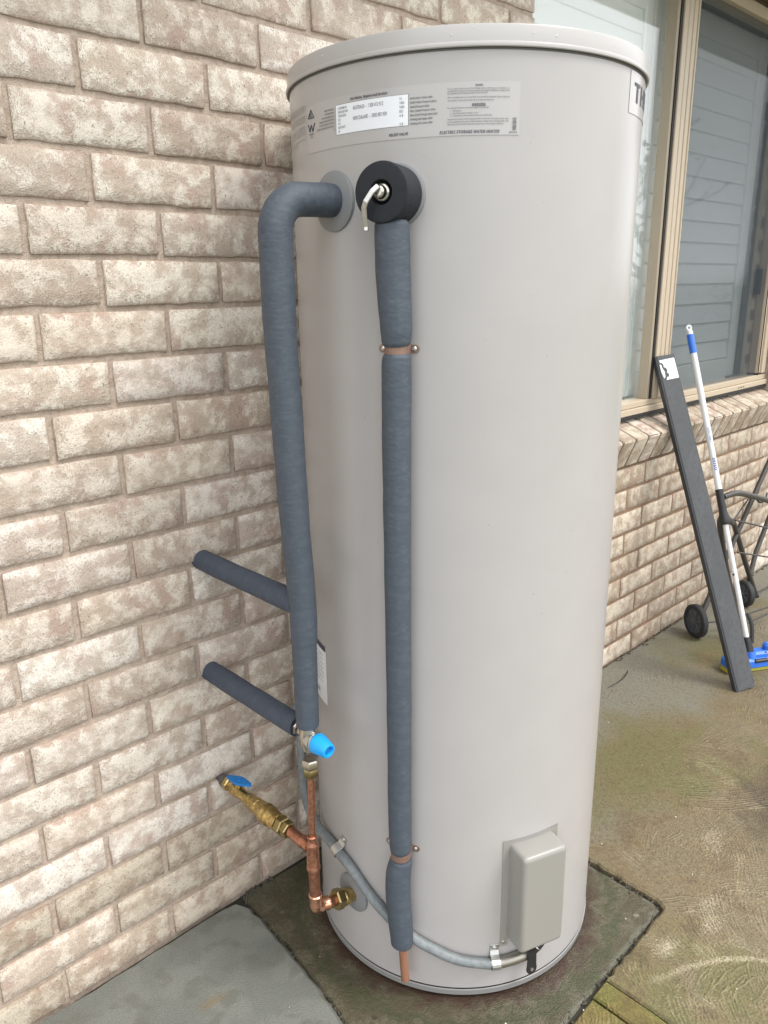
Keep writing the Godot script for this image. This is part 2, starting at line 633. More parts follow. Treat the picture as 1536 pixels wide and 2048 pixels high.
	M.shutter = mat(lin(0.86, 0.90, 0.915), 0.45)
	M.shutter.emission_enabled = false
	var gl := StandardMaterial3D.new()
	gl.transparency = BaseMaterial3D.TRANSPARENCY_ALPHA
	gl.albedo_color = Color(0.9, 0.96, 0.94, 0.06)
	gl.roughness = 0.02
	gl.metallic_specular = 0.71
	M.glass = gl
	var fs := StandardMaterial3D.new()
	fs.transparency = BaseMaterial3D.TRANSPARENCY_ALPHA
	fs.albedo_color = Color(0.195, 0.235, 0.272, 0.52)
	fs.roughness = 0.9
	M.flyscreen = fs
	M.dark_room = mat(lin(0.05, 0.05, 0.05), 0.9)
	M.eave = mat(lin(0.62, 0.60, 0.55), 0.7)
	M.gutter = mat(lin(0.55, 0.50, 0.42), 0.4)
	M.roof = mat(lin(0.12, 0.09, 0.08), 0.85)
	# --- loose things
	M.plank = mat(lin(0.044, 0.047, 0.052), 0.40)
	var pk := mottled(512, [lin(0.054, 0.058, 0.063), lin(0.064, 0.067, 0.072), lin(0.047, 0.050, 0.055)], 0.006, 0.05, 111, 0.10)
	scatter_marks(pk[0], 512, lin(0.11, 0.115, 0.12), 26, 112, 1, 4)
	M.plank = StandardMaterial3D.new()
	M.plank.albedo_texture = ImageTexture.create_from_image(pk[0])
	M.plank.roughness = 0.42
	M.plank.uv1_scale = Vector3(1.5, 1.5, 1)
	M.plank_edge = mat(lin(0.035, 0.038, 0.045), 0.5)
	M.white_plastic = mat(lin(0.76, 0.78, 0.80), 0.32)
	M.blue_plastic = mat(lin(0.035, 0.17, 0.70), 0.36)
	M.blue_ink = mat(lin(0.02, 0.06, 0.40), 0.4)
	M.sponge = mat(lin(0.42, 0.40, 0.06), 0.95)
	M.dark_frame = mat(lin(0.048, 0.044, 0.042), 0.42)
	M.tyre = mat(lin(0.028, 0.030, 0.034), 0.7)
	M.hub = mat(lin(0.085, 0.098, 0.12), 0.5)
	M.twig = mat(lin(0.02, 0.016, 0.012), 0.9)
	M.petal = mat(lin(0.62, 0.60, 0.52), 0.8)

func stain(im: Image, size: int) -> void:
	# rust-coloured streak and blotches on the grey path
	var r := RandomNumberGenerator.new()
	r.seed = 5
	var rust := lin(0.20, 0.14, 0.07).linear_to_srgb()
	for k in 900:
		var along := r.randf()
		var p := Vector2(0.861, 0.164).lerp(Vector2(0.902, 0.168), along) + Vector2(r.randfn(0, 0.006), r.randfn(0, 0.006))
		var x := int(p.x * size) % size
		var y := int(p.y * size) % size
		im.set_pixel(x, y, im.get_pixel(x, y).lerp(rust, r.randf_range(0.2, 0.7)))
	for k in 60:
		var x := r.randi() % size
		var y := r.randi() % size
		im.set_pixel(x, y, lin(0.02, 0.02, 0.015).linear_to_srgb())
		im.set_pixel((x + 1) % size, y, lin(0.05, 0.05, 0.04).linear_to_srgb())

func rust_ring(im: Image, size: int) -> void:
	# brown rust and damp that has bled out from under the heater's foot
	var nz := noise(0.02, 61, 4)
	var rust := lin(0.060, 0.034, 0.024).linear_to_srgb()
	var green := lin(0.052, 0.058, 0.026).linear_to_srgb()
	var smear := lin(0.145, 0.145, 0.112).linear_to_srgb()
	for y in int(size * 0.76):
		for x in int(size * 0.80):
			var d := Vector2(float(x) / size - CX, float(y) / size - CZ).length() - RT
			var n := nz.get_noise_2d(x, y)
			var k := 1.0 - sst(-0.005, 0.040, d + n * 0.035)
			var g := (1.0 - sst(0.0, 0.025, absf(d - 0.062 + n * 0.03))) * 0.7
			# chalky smear along the broken edge
			var ed := minf(absf(float(x) / size - 0.748), absf(float(y) / size - 0.738 + float(x) / size * 0.022))
			var e := (1.0 - sst(0.002, 0.013, ed + n * 0.012)) * 0.75
			if e > 0.01:
				im.set_pixel(x, y, im.get_pixel(x, y).lerp(smear, e))
			if k > 0.01 or g > 0.01:
				im.set_pixel(x, y, im.get_pixel(x, y).lerp(green, g).lerp(rust, k * 0.85))

func scatter_marks(im: Image, size: int, col: Color, count: int, seed_: int, rmin: int, rmax: int) -> void:
	# chalky lime blooms with ragged edges
	var r := RandomNumberGenerator.new()
	r.seed = seed_
	var nz := noise(0.12, seed_, 3)
	var s := col.linear_to_srgb()
	for k in count:
		var cx := r.randi() % size
		var cy := r.randi() % size
		var rad := r.randi_range(rmin, rmax)
		var st := r.randf_range(0.25, 0.85)
		for dy in range(-rad, rad + 1):
			for dx in range(-rad, rad + 1):
				var d := Vector2(dx, dy).length() / rad + nz.get_noise_2d(cx + dx * 2.0, cy + dy * 2.0) * 0.9
				if d < 0.8:
					var x := (cx + dx + size) % size
					var y := (cy + dy + size) % size
					im.set_pixel(x, y, im.get_pixel(x, y).lerp(s, st * (1.0 - sst(0.2, 0.8, d))))

# the big patio: combed with a broom in overlapping fans, stained by water and algae. The texture covers 3 m by 3 m from the wall corner.
const PATIO_SPAN := 3.0
func make_patio_material() -> void:
	var S := 1536
	var px := S / PATIO_SPAN
	var h := PackedFloat32Array()
	h.resize(S * S)
	h.fill(0.0)
	var r := RandomNumberGenerator.new()
	r.seed = 77
	var edge := noise(0.9, 3, 2)
	var dash := noise(0.06, 4, 1)
	for k in 520:
		var c := Vector2(r.randf_range(0.2, 3.0), r.randf_range(-0.1, 2.0))
		var keep := sst(0.12, 0.40, c.y + 0.10 * edge.get_noise_2d(c.x * 4.0, c.y * 4.0)) * 0.9 + 0.06
		var r0 := r.randf_range(0.06, 0.34)
		var a0 := r.randf() * TAU
		var span := r.randf_range(0.35, 1.1)
		var lines := r.randi_range(8, 20)
		var pitch := r.randf_range(0.0058, 0.0088)
		var amp := r.randf_range(0.25, 1.0) * keep * (0.35 + 0.65 * sst(-0.25, 0.3, edge.get_noise_2d(c.x * 1.6 + 9.0, c.y * 1.6)))
		var drift := r.randf_range(-0.25, 0.25)
		for l in lines:
			var rad := r0 + l * pitch
			var st := a0 + r.randf_range(-0.1, 0.1) + drift * l / lines
			var en := st + span * r.randf_range(0.6, 1.1)
			var steps := int(rad * (en - st) * px * 1.1) + 2
			var w := amp * r.randf_range(0.45, 1.0)
			var wob := r.randf_range(0.0, 9.0)
			for s in steps:
				var f := float(s) / steps
				var a := lerpf(st, en, f)
				var rr := rad + 0.0016 * sin(a * 23.0 + wob)
				var x := int((c.x + cos(a) * rr) * px)
				var y := int((c.y + sin(a) * rr) * px)
				if x < 1 or y < 1 or x >= S - 1 or y >= S - 1:
					continue
				var v := w * sin(PI * f) * sst(-1.2, -0.1, dash.get_noise_2d(a * rr * 330.0, rad * 620.0))
				var i := y * S + x
				h[i] = maxf(h[i], v)
				h[i + 1] = maxf(h[i + 1], v * 0.55)
				h[i - 1] = maxf(h[i - 1], v * 0.55)
				h[i + S] = maxf(h[i + S], v * 0.55)
				h[i - S] = maxf(h[i - S], v * 0.55)
	var big := field(S, S, 0.0035, 201, 4)
	var mid := field(S, S, 0.012, 202, 4)
	var fine := field(S, S, 0.40, 203, 2)
	var lime := field(S, S, 0.02, 204, 4)
	var spk := field(S, S, 0.085, 205, 4)
	var tan_ := lin(0.168, 0.134, 0.078).linear_to_srgb()
	var olive := lin(0.136, 0.123, 0.051).linear_to_srgb()
	var grey := lin(0.180, 0.181, 0.154).linear_to_srgb()
	var tan2 := lin(0.182, 0.132, 0.068).linear_to_srgb()
	var dark := lin(0.058, 0.042, 0.024).linear_to_srgb()
	var pale := lin(0.40, 0.345, 0.25).linear_to_srgb()
	var out := PackedByteArray()
	out.resize(S * S * 3)
	var hg := PackedByteArray()
	hg.resize(S * S)
	for y in S:
		var z := y / px
		for x in S:
			var wx := x / px
			var i := y * S + x
			var b := big[i] / 255.0
			var m := mid[i] / 255.0
			var f := fine[i] / 255.0
			var col := tan_.lerp(olive, sst(0.50, 0.75, b))
			# grey, washed strip near the wall and beside the heater
			var g := 1.0 - sst(0.10, 0.55, z + (b - 0.5) * 0.5 + maxf(0.0, wx - 1.6) * 0.06)
			g = maxf(g, (1.0 - sst(0.0, 0.45, absf(wx - 0.95))) * (1.0 - sst(0.15, 0.62, z + (m - 0.5) * 0.25)))
			col = col.lerp(grey, clampf(g, 0.0, 1.0) * 0.85)
			col = col.lerp(tan2, sst(0.45, 0.62, m) * 0.5 * (1.0 - clampf(g, 0.0, 1.0)))
			# green bloom and the dark damp patches
			var gd := Vector2((wx - 1.22) / 0.42, (z - 0.40) / 0.20).length()
			col = col.lerp(olive, (1.0 - sst(0.2, 1.1, gd + (m - 0.5) * 0.6)) * 0.8)
			var dd := Vector2((wx - 1.38) / 0.30, (z - 0.76) / 0.13).length()
			col = col.lerp(dark, (1.0 - sst(0.1, 1.15, dd + (m - 0.5) * 0.9)) * 0.75)
			col = col.lerp(dark, sst(0.58, 0.80, m) * 0.30 * sst(0.2, 0.7, z))
			# chalky rubbed ridges
			var lm := sst(0.56, 0.80, lime[i] / 255.0)
			var hv := h[i]
			col = col.lerp(pale, clampf(hv * (0.20 + 0.60 * lm) * sst(0.25, 0.7, z), 0.0, 0.8))
			col = col.lerp(pale, lm * sst(0.55, 0.8, f) * 0.25 * sst(0.3, 0.7, z))
			var sp := spk[i] / 255.0
			col = col.lerp(dark, sst(0.60, 0.74, sp) * 0.45)
			var k := 1.0 + (f - 0.5) * 0.36 + (sp - 0.5) * 0.34
			out[i * 3] = clampi(int(col.r * k * 255), 0, 255)
			out[i * 3 + 1] = clampi(int(col.g * k * 255), 0, 255)
			out[i * 3 + 2] = clampi(int(col.b * k * 255), 0, 255)
			hg[i] = clampi(int(60 + f * 34 + m * 10 + hv * 120), 0, 255)
	var im := Image.create_from_data(S, S, false, Image.FORMAT_RGB8, out)
	# white lime arc swept across the slab and a few blots
	var la := [Vector2(0.530, 0.800), Vector2(0.556, 0.818), Vector2(0.63, 0.848), Vector2(0.692, 0.885), Vector2(0.741, 0.929), Vector2(0.79, 1.0)]
	for k in 2600:
		var t := r.randf() * (la.size() - 1.001)
		var p: Vector2 = la[int(t)].lerp(la[int(t) + 1], t - int(t)) + Vector2(r.randfn(0, 0.0045), r.randfn(0, 0.0045))
		var x := clampi(int(p.x * px), 0, S - 1)
		var y := clampi(int(p.y * px), 0, S - 1)
		im.set_pixel(x, y, im.get_pixel(x, y).lerp(Color(0.72, 0.68, 0.60), r.randf_range(0.05, 0.55) * sin(PI * t / la.size())))
	for c in [Vector3(0.83, 0.80, 0.018), Vector3(0.90, 0.83, 0.03), Vector3(0.77, 0.83, 0.016), Vector3(1.02, 0.73, 0.02), Vector3(0.95, 0.90, 0.03), Vector3(1.06, 0.70, 0.02), Vector3(0.64, 0.79, 0.012)]:
		for k in 500:
			var p := Vector2(c.x + r.randfn(0, c.z * 1.4), c.y + r.randfn(0, c.z * 0.7))
			var x := clampi(int(p.x * px), 0, S - 1)
			var y := clampi(int(p.y * px), 0, S - 1)
			im.set_pixel(x, y, im.get_pixel(x, y).lerp(Color(0.74, 0.70, 0.62), r.randf_range(0.1, 0.6)))
	var m := StandardMaterial3D.new()
	m.albedo_texture = ImageTexture.create_from_image(im)
	m.normal_enabled = true
	m.normal_texture = tex_normal(S, S, hg, 3.6)
	m.roughness = 0.58
	m.uv1_scale = Vector3(1.0 / PATIO_SPAN, 1.0 / PATIO_SPAN, 1)
	M.patio = m
	var m2 := m.duplicate() as StandardMaterial3D
	m2.albedo_color = Color(1.0, 1.0, 0.80)
	M.patio_border = m2


# ---------------------------------------------------------------- ground
func ragged(poly: Array, amp: float, step := 0.02, seed_ := 1) -> PackedVector2Array:
	var nz := noise(9.0, seed_, 2)
	var out := PackedVector2Array()
	for i in poly.size():
		var a: Vector2 = poly[i]
		var b: Vector2 = poly[(i + 1) % poly.size()]
		var n := maxi(1, mini(90, int(a.distance_to(b) / step)))
		var nn := (b - a).orthogonal().normalized()
		for k in n:
			var p := a.lerp(b, float(k) / n)
			out.append(p + nn * nz.get_noise_2d(p.x * 5.0, p.y * 5.0) * amp)
	return out

# slab with a worn, rounded arris
func slab(st: SurfaceTool, poly: PackedVector2Array, top: float, thick: float, bev := 0.006) -> void:
	var n := poly.size()
	var area := 0.0
	for i in n:
		area += poly[i].cross(poly[(i + 1) % n])
	var sg := signf(area)
	var inner := PackedVector2Array()
	for i in n:
		var d := (poly[(i + 1) % n] - poly[(i + n - 1) % n]).normalized()
		inner.append(poly[i] + Vector2(-d.y, d.x) * bev * sg)
	var idx := Geometry2D.triangulate_polygon(inner)
	for t in range(0, idx.size(), 3):
		var p := []
		for k in 3:
			p.append(inner[idx[t + k]])
		tri(st, Vector3(p[0].x, top, p[0].y), Vector3(p[1].x, top, p[1].y), Vector3(p[2].x, top, p[2].y), Vector3.UP, Vector3.UP, Vector3.UP, p[0], p[1], p[2])
	for i in n:
		var j := (i + 1) % n
		var e := poly[j] - poly[i]
		var out2 := Vector2(e.y, -e.x).normalized() * sg
		var out3 := Vector3(out2.x, 0, out2.y)
		var uv := [inner[i], inner[j], poly[j], poly[i]]
		quad(st, Vector3(inner[i].x, top, inner[i].y), Vector3(inner[j].x, top, inner[j].y), Vector3(poly[j].x, top - bev, poly[j].y), Vector3(poly[i].x, top - bev, poly[i].y), out3 + Vector3.UP, uv)
		quad(st, Vector3(poly[i].x, top - bev, poly[i].y), Vector3(poly[j].x, top - bev, poly[j].y), Vector3(poly[j].x, top - thick, poly[j].y), Vector3(poly[i].x, top - thick, poly[i].y), out3, uv)

func make_ground() -> void:
	var st := begin()
	quad(st, Vector3(-90, -0.075, -90), Vector3(90, -0.075, -90), Vector3(90, -0.075, 90), Vector3(-90, -0.075, 90), Vector3.UP)
	structure("ground", done(st), M.grass)
	st = begin()
	quad(st, Vector3(-3.9, -0.0105, -0.05), Vector3(6.9, -0.0105, -0.05), Vector3(6.9, -0.0105, 5.4), Vector3(-3.9, -0.0105, 5.4), Vector3.UP)
	structure("soil", done(st), M.soil)
	# grey path on the left, with a rounded corner at the wall
	st = begin()
	slab(st, ragged([Vector2(-4, 0.004), Vector2(0.000, 0.004), Vector2(0.035, 0.014), Vector2(0.052, 0.050), Vector2(0.046, 0.173), Vector2(0.029, 0.336), Vector2(0.012, 0.440), Vector2(-0.01, 0.60), Vector2(-0.02, 5.5), Vector2(-4, 5.5)], 0.005, 0.02, 3), 0.006, 0.06, 0.008)
	structure("path", done(st), M.path)
	# dark pad under the heater
	st = begin()
	slab(st, ragged([Vector2(0.060, 0.002), Vector2(0.748, 0.002), Vector2(0.749, 0.700), Vector2(0.738, 0.722), Vector2(0.012, 0.745), Vector2(0.001, 0.72), Vector2(0.018, 0.44), Vector2(0.052, 0.19)], 0.004, 0.02, 4), -0.004, 0.06, 0.005)
	structure("heater_pad", done(st), M.pad)
	# combed patio and its border strips
	st = begin()
	slab(st, ragged([Vector2(0.757, 0.002), Vector2(7, 0.002), Vector2(7, 5.5), Vector2(0.470, 5.5), Vector2(0.475, 0.739), Vector2(0.742, 0.730), Vector2(0.756, 0.706)], 0.006, 0.018, 5), 0.004, 0.06, 0.005)
	structure("patio", done(st), M.patio)
	st = begin()
	slab(st, ragged([Vector2(0.4195, 0.743), Vector2(0.4725, 0.741), Vector2(0.4675, 5.5), Vector2(0.4145, 5.5)], 0.003, 0.02, 6), 0.003, 0.06, 0.004)
	structure("patio_border", done(st), M.patio_border)
	st = begin()
	slab(st, ragged([Vector2(-0.004, 0.756), Vector2(0.4145, 0.745), Vector2(0.4095, 5.5), Vector2(-0.012, 5.5)], 0.004, 0.02, 7), 0.002, 0.06, 0.004)
	structure("patio_edge", done(st), M.patio_border)
	# crumbs of broken mortar along the cracks
	st = begin()
	var r := RandomNumberGenerator.new()
	r.seed = 9
	var lines := [[Vector2(0.750, 0.25), Vector2(0.750, 0.72)], [Vector2(0.745, 0.728), Vector2(0.06, 0.738)], [Vector2(0.056, 0.02), Vector2(0.012, 0.56)], [Vector2(0.06, 0.004), Vector2(0.14, 0.006)]]
	for ln in lines:
		for k in (95 if ln[0].x != 0.06 else 20):
			var p: Vector2 = ln[0].lerp(ln[1], r.randf()) + Vector2(r.randfn(0, 0.006), r.randfn(0, 0.006))
			var s := r.randf_range(0.0015, 0.0048)
			bevel_box(st, Vector3(p.x, -0.008 + s * 0.5, p.y), Vector3(s, s * r.randf_range(0.7, 1.2) + 0.008, s * r.randf_range(0.6, 1.6)), s * 0.3, Basis(Vector3(r.randf(), 1, r.randf()).normalized(), r.randf() * TAU))
	for k in 120:                      # grit and dead leaf along the foot of the far wall
		var s := r.randf_range(0.002, 0.008)
		bevel_box(st, Vector3(r.randf_range(1.2, 3.3), 0.0045 + s * 0.3, absf(r.randfn(0.004, 0.008))), Vector3(s * 1.6, s * 0.7, s), s * 0.2, Basis(Vector3.UP, r.randf() * TAU))
	var ru := structure("rubble", done(st), M.rubble)
	ru.set_meta("kind", "stuff")
	ru.set_meta("label", "small crumbs of broken mortar along the cracks and the foot of the wall")
	ru.set_meta("category", "rubble")
	# fallen petals, white specks
	st = begin()
	for k in 46:
		var p := Vector2(r.randf_range(-0.25, 1.6), r.randf_range(0.05, 1.0))
		if Vector2(p.x - CX, p.y - CZ).length() < RT + 0.02:
			continue
		var s := r.randf_range(0.0015, 0.0034)
		bevel_box(st, Vector3(p.x, 0.009, p.y), Vector3(s, 0.0022, s * r.randf_range(0.6, 1.5)), 0.0006, Basis(Vector3.UP, r.randf() * TAU))
	var pe := structure("petal_litter", done(st), M.petal)
	pe.set_meta("kind", "stuff")
	pe.set_meta("label", "tiny white petals and specks scattered on the wet concrete")
	pe.set_meta("category", "litter")


# ---------------------------------------------------------------- the house
func brick_mesh(w: float, h: float, seed_: int, uvo: Vector2) -> ArrayMesh:
	var nz := noise(28.0, seed_, 2)
	var nf := noise(70.0, seed_ + 50, 1)
	var nx := 8 if w > 0.15 else 4
	var ny := 3
	var bev := 0.0034
	var st := begin()
	st.set_smooth_group(0)
	var front := []
	for j in ny + 1:
		var row := []
		for i in nx + 1:
			var x := lerpf(-w * 0.5 + bev, w * 0.5 - bev, float(i) / nx)
			var y := lerpf(-h * 0.5 + bev, h * 0.5 - bev, float(j) / ny)
			if j == 0:
				y += nz.get_noise_2d(x * 2.0, 3.1) * 0.0026 + nf.get_noise_2d(x, 9.0) * 0.0018
			if j == ny:
				y += nz.get_noise_2d(x * 2.0, 7.7) * 0.0020
			if i == 0 or i == nx:
				x += nz.get_noise_2d(4.0 + i, y * 2.0) * 0.0016
			row.append(Vector3(x, y, nz.get_noise_2d(x * 1.5, y * 1.5) * 0.0012))
		front.append(row)
	var loop := []
	for i in nx + 1: loop.append(front[0][i])
	for j in range(1, ny + 1): loop.append(front[j][nx])
	for i in range(nx - 1, -1, -1): loop.append(front[ny][i])
	for j in range(ny - 1, 0, -1): loop.append(front[j][0])
	var mid := []
	var back := []
	for p in loop:
		var ox: float = signf(p.x) * bev if absf(p.x) > w * 0.5 - bev * 2.0 else 0.0
		var oy: float = signf(p.y) * bev if absf(p.y) > h * 0.5 - bev * 2.6 else 0.0
		mid.append(Vector3(p.x + ox * 0.9, p.y + oy * 0.9, p.z - bev * 0.9))
		back.append(Vector3(p.x + ox, p.y + oy, -0.028))
	var add := func(a: Vector3, b: Vector3, c: Vector3, out: Vector3) -> void:
		var g := (b - a).cross(c - a)
		var q := [a, b, c] if g.dot(out) < 0.0 else [a, c, b]
		for p in q:
			st.set_uv(Vector2(p.x + uvo.x, -p.y + uvo.y + (p.z if p.z < -0.006 else 0.0)))
			st.add_vertex(p)
	for j in ny:
		for i in nx:
			add.call(front[j][i], front[j][i + 1], front[j + 1][i + 1], Vector3.BACK)
			add.call(front[j][i], front[j + 1][i + 1], front[j + 1][i], Vector3.BACK)
	var L := loop.size()
	for k in L:
		var k2 := (k + 1) % L
		var o: Vector3 = (mid[k] + mid[k2]) * 0.5
		o.z = 0.0
		o = o * Vector3(h / w, 1, 0) + Vector3(0, 0, 0.03)
		add.call(loop[k], loop[k2], mid[k2], o)
		add.call(loop[k], mid[k2], mid[k], o)
	st.set_smooth_group(1)
	for k in L:
		var k2 := (k + 1) % L
		var o: Vector3 = (mid[k] + mid[k2]) * 0.5 * Vector3(h / w, 1, 0)
		add.call(mid[k], mid[k2], back[k2], o)
		add.call(mid[k], back[k2], back[k], o)
	st.generate_normals()
	st.generate_tangents()
	return st.commit()

func make_house() -> void:
	var house := thing("brick_house", "brown and cream brick house wall with a shuttered window beside the heater", "house")
	# wall core: mortar, in pieces round the window opening
	var st := begin()
	var zf := -0.0068
	var zb := -0.11
	for b in [[-3.0, WIN_L - 0.004, -0.08, 2.45], [WIN_R + 0.004, 6.2, -0.08, 2.45], [WIN_L - 0.004, WIN_R + 0.004, HEAD_Y + 0.01, 2.45]]:
		quad(st, Vector3(b[0], b[2], zf), Vector3(b[1], b[2], zf), Vector3(b[1], b[3], zf), Vector3(b[0], b[3], zf), Vector3.BACK)
		quad(st, Vector3(b[0], b[2], zb), Vector3(b[1], b[2], zb), Vector3(b[1], b[3], zb), Vector3(b[0], b[3], zb), Vector3.FORWARD)
		for x in [b[0], b[1]]:
			quad(st, Vector3(x, b[2], zf), Vector3(x, b[3], zf), Vector3(x, b[3], zb), Vector3(x, b[2], zb), Vector3(1 if x == b[1] else -1, 0, 0))
		quad(st, Vector3(b[0], b[3], zf), Vector3(b[1], b[3], zf), Vector3(b[1], b[3], zb), Vector3(b[0], b[3], zb), Vector3.UP)
	# mortar bed under the sloping sill bricks
	var a := deg_to_rad(22.0)
	var along := Vector3(0, -sin(a), cos(a))
	var nrm := Vector3(0, cos(a), sin(a))
	var nose := Vector3(0, 0.884, 0.050)
	var sc := nose - along * 0.062 - nrm * 0.060
	var wall := put("wall", done(st), M.mortar, house)
	put("lower_mortar", box_mesh(Vector3((WIN_L + WIN_R) * 0.5, 0.39, -0.0035 - 0.0505), Vector3(WIN_R - WIN_L + 0.008, 0.94, 0.101), 0.0005), M.mortar_dirt_shade, wall)

	# shared brick meshes
	var full := []
	var half := []
	for k in 24:
		full.append(brick_mesh(0.229, 0.0755, 100 + k, Vector2(0.125 + 0.25 * (k % 4), 1.0 / 24.0 + (k / 4) / 12.0)))
	for k in 6:
		half.append(brick_mesh(0.110, 0.0755, 200 + k, Vector2(0.125 + 0.25 * (k % 4) - 0.058, 1.0 / 24.0 + (9 + k / 4) / 12.0)))
	rng.seed = 42
	var near := []
	var far := []
	for row in 29:
		var yc := (row + 0.5) * MODH
		var odd := row % 2 == 0            # these courses are set half a brick over
		var x0 := -3.0 - (0.12 if odd else 0.0)
		var n := 40
		for i in n:
			var u := -13.0 + i + (-0.5 if odd else 0.0)
			var xl := joint_x(u)
			var xr := joint_x(u + 1.0)
			if xl > 5.6 or yc > 2.45:
				continue
			var parts := []
			if yc > 0.80 and yc < HEAD_Y + 0.02:
				# cut at the window reveals
				if xl < WIN_L - 0.02:
					parts.append([xl, minf(xr, WIN_L + 0.005)])
				if xr > WIN_R + 0.02:
					parts.append([maxf(xl, WIN_R - 0.005), xr])
			else:
				parts.append([xl, xr])
			for q in parts:
				var wd: float = q[1] - q[0] - 0.0105
				if wd < 0.03:
					continue
				var cxm: float = (q[0] + q[1]) * 0.5
				var seen: bool = (cxm > -0.72 and cxm < 1.35 and yc > 0.0) or (cxm > 1.3 and cxm < 3.15 and yc < 0.80) or (cxm > 2.9 and cxm < 3.2 and yc < 1.4)
				# courses the heater hides are not picked apart
				if cxm > 0.62 and cxm < 1.45 and yc < 1.80:
					seen = false
				if cxm < -0.40 and yc > 1.75:
					seen = false
				(near if seen else far).append([cxm, yc, wd])
	print("bricks near ", near.size(), " far ", far.size())
	for b in near:
		var ms: Array = full if b[2] > 0.16 else half
		var w0 := 0.229 if b[2] > 0.16 else 0.110
		var o := MeshInstance3D.new()
		o.name = numbered(wall, "brick")
		o.mesh = ms[rng.randi() % ms.size()]
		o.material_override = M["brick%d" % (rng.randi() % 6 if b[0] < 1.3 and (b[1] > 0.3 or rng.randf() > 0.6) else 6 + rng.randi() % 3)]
		wall.add_child(o, true)
		o.position = Vector3(b[0] + rng.randf_range(-0.0012, 0.0012), b[1] + rng.randf_range(-0.001, 0.001), rng.randf_range(-0.0016, 0.0016))
		o.rotation = Vector3(rng.randf_range(-0.012, 0.012), rng.randf_range(-0.006, 0.006), rng.randf_range(-0.005, 0.005))
		o.scale = Vector3(b[2] / w0, 1, 1)
	var fs := begin()
	for b in far:
		var ms: Array = full if b[2] > 0.16 else half
		var w0 := 0.229 if b[2] > 0.16 else 0.110
		fs.append_from(ms[rng.randi() % ms.size()], 0, Transform3D(Basis.from_scale(Vector3(b[2] / w0, 1, 1)), Vector3(b[0], b[1], rng.randf_range(-0.0015, 0.0015))))
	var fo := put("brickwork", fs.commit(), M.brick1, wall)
	fo.set_meta("kind", "stuff")
	# sloping sill of bricks on edge, in a darker, deeply raked bed
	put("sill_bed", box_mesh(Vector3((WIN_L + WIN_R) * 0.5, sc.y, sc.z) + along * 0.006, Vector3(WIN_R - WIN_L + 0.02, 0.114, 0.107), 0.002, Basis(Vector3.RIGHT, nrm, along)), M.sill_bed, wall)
	var sb := []
	for k in 6:
		sb.append(sill_brick_mesh(300 + k, Vector2(0.1 + 0.14 * k, 0.3 + 0.07 * k)))
	var ns := int((WIN_R - WIN_L) / 0.0873)
	for k in ns:
		var x := WIN_L + 0.0436 + k * 0.0873
		var o := MeshInstance3D.new()
		o.name = numbered(wall, "sill_brick")
		o.mesh = sb[rng.randi() % sb.size()]
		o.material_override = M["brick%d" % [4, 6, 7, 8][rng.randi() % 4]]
		wall.add_child(o, true)
		o.transform = Transform3D(Basis(Vector3.RIGHT, nrm, along) * Basis(Vector3(0, 0, 1), rng.randf_range(-0.012, 0.012)), Vector3(x, nose.y, nose.z) + nrm * rng.randf_range(-0.0012, 0.0012))
	# damp course: dark flashing line under the window frame
	make_window(house)
	# eaves, roof, the rest of the house shell
	var so := put("soffit", box_mesh(Vector3(1.6, 2.468, 0.10), Vector3(10.0, 0.012, 0.57), 0.002), M.eave, house)
	put("fascia", box_mesh(Vector3(1.6, 2.55, 0.392), Vector3(10.0, 0.19, 0.022), 0.003), M.gutter, house)
	st = begin()
	var gp := PackedVector2Array([Vector2(0, 0), Vector2(0.09, 0), Vector2(0.115, 0.03), Vector2(0.115, 0.09), Vector2(0.108, 0.09), Vector2(0.108, 0.034), Vector2(0.086, 0.008), Vector2(0.006, 0.008), Vector2(0.006, 0.10), Vector2(0, 0.10)])
	prism(st, gp, Vector3(-3.4, 2.565, 0.405), Vector3.BACK, Vector3.UP, Vector3.RIGHT, 10.0)
	put("gutter", done(st), M.gutter, house)
	st = begin()
	quad(st, Vector3(-3.4, 2.655, 0.46), Vector3(6.6, 2.655, 0.46), Vector3(6.6, 4.3, -3.4), Vector3(-3.4, 4.3, -3.4), Vector3(0, 1, 0.4))
	quad(st, Vector3(-3.4, 2.655, -7.4), Vector3(6.6, 2.655, -7.4), Vector3(6.6, 4.3, -3.4), Vector3(-3.4, 4.3, -3.4), Vector3(0, 1, -0.4))
	put("roof", done(st), M.roof, house)
	st = begin()
	for x in [-3.0, 6.2]:
		quad(st, Vector3(x, -0.08, -0.11), Vector3(x, 2.45, -0.11), Vector3(x, 2.45, -6.8), Vector3(x, -0.08, -6.8), Vector3(signf(x), 0, 0))
	quad(st, Vector3(-3, -0.08, -6.8), Vector3(6.2, -0.08, -6.8), Vector3(6.2, 2.45, -6.8), Vector3(-3, 2.45, -6.8), Vector3.FORWARD)
	quad(st, Vector3(-3, 2.46, -0.10), Vector3(6.2, 2.46, -0.10), Vector3(6.2, 2.46, -6.8), Vector3(-3, 2.46, -6.8), Vector3.UP)
	put("shell", done(st), M.mortar, house)

# perpend positions along the wall: on gauge to the left, a little stretched behind the heater
func joint_x(u: float) -> float:
	if u <= 1.0:
		return u * MODW
	if u >= 7.0:
		return u * MODW + 0.0906
	return u * MODW + 0.0906 * (u - 1.0) / 6.0

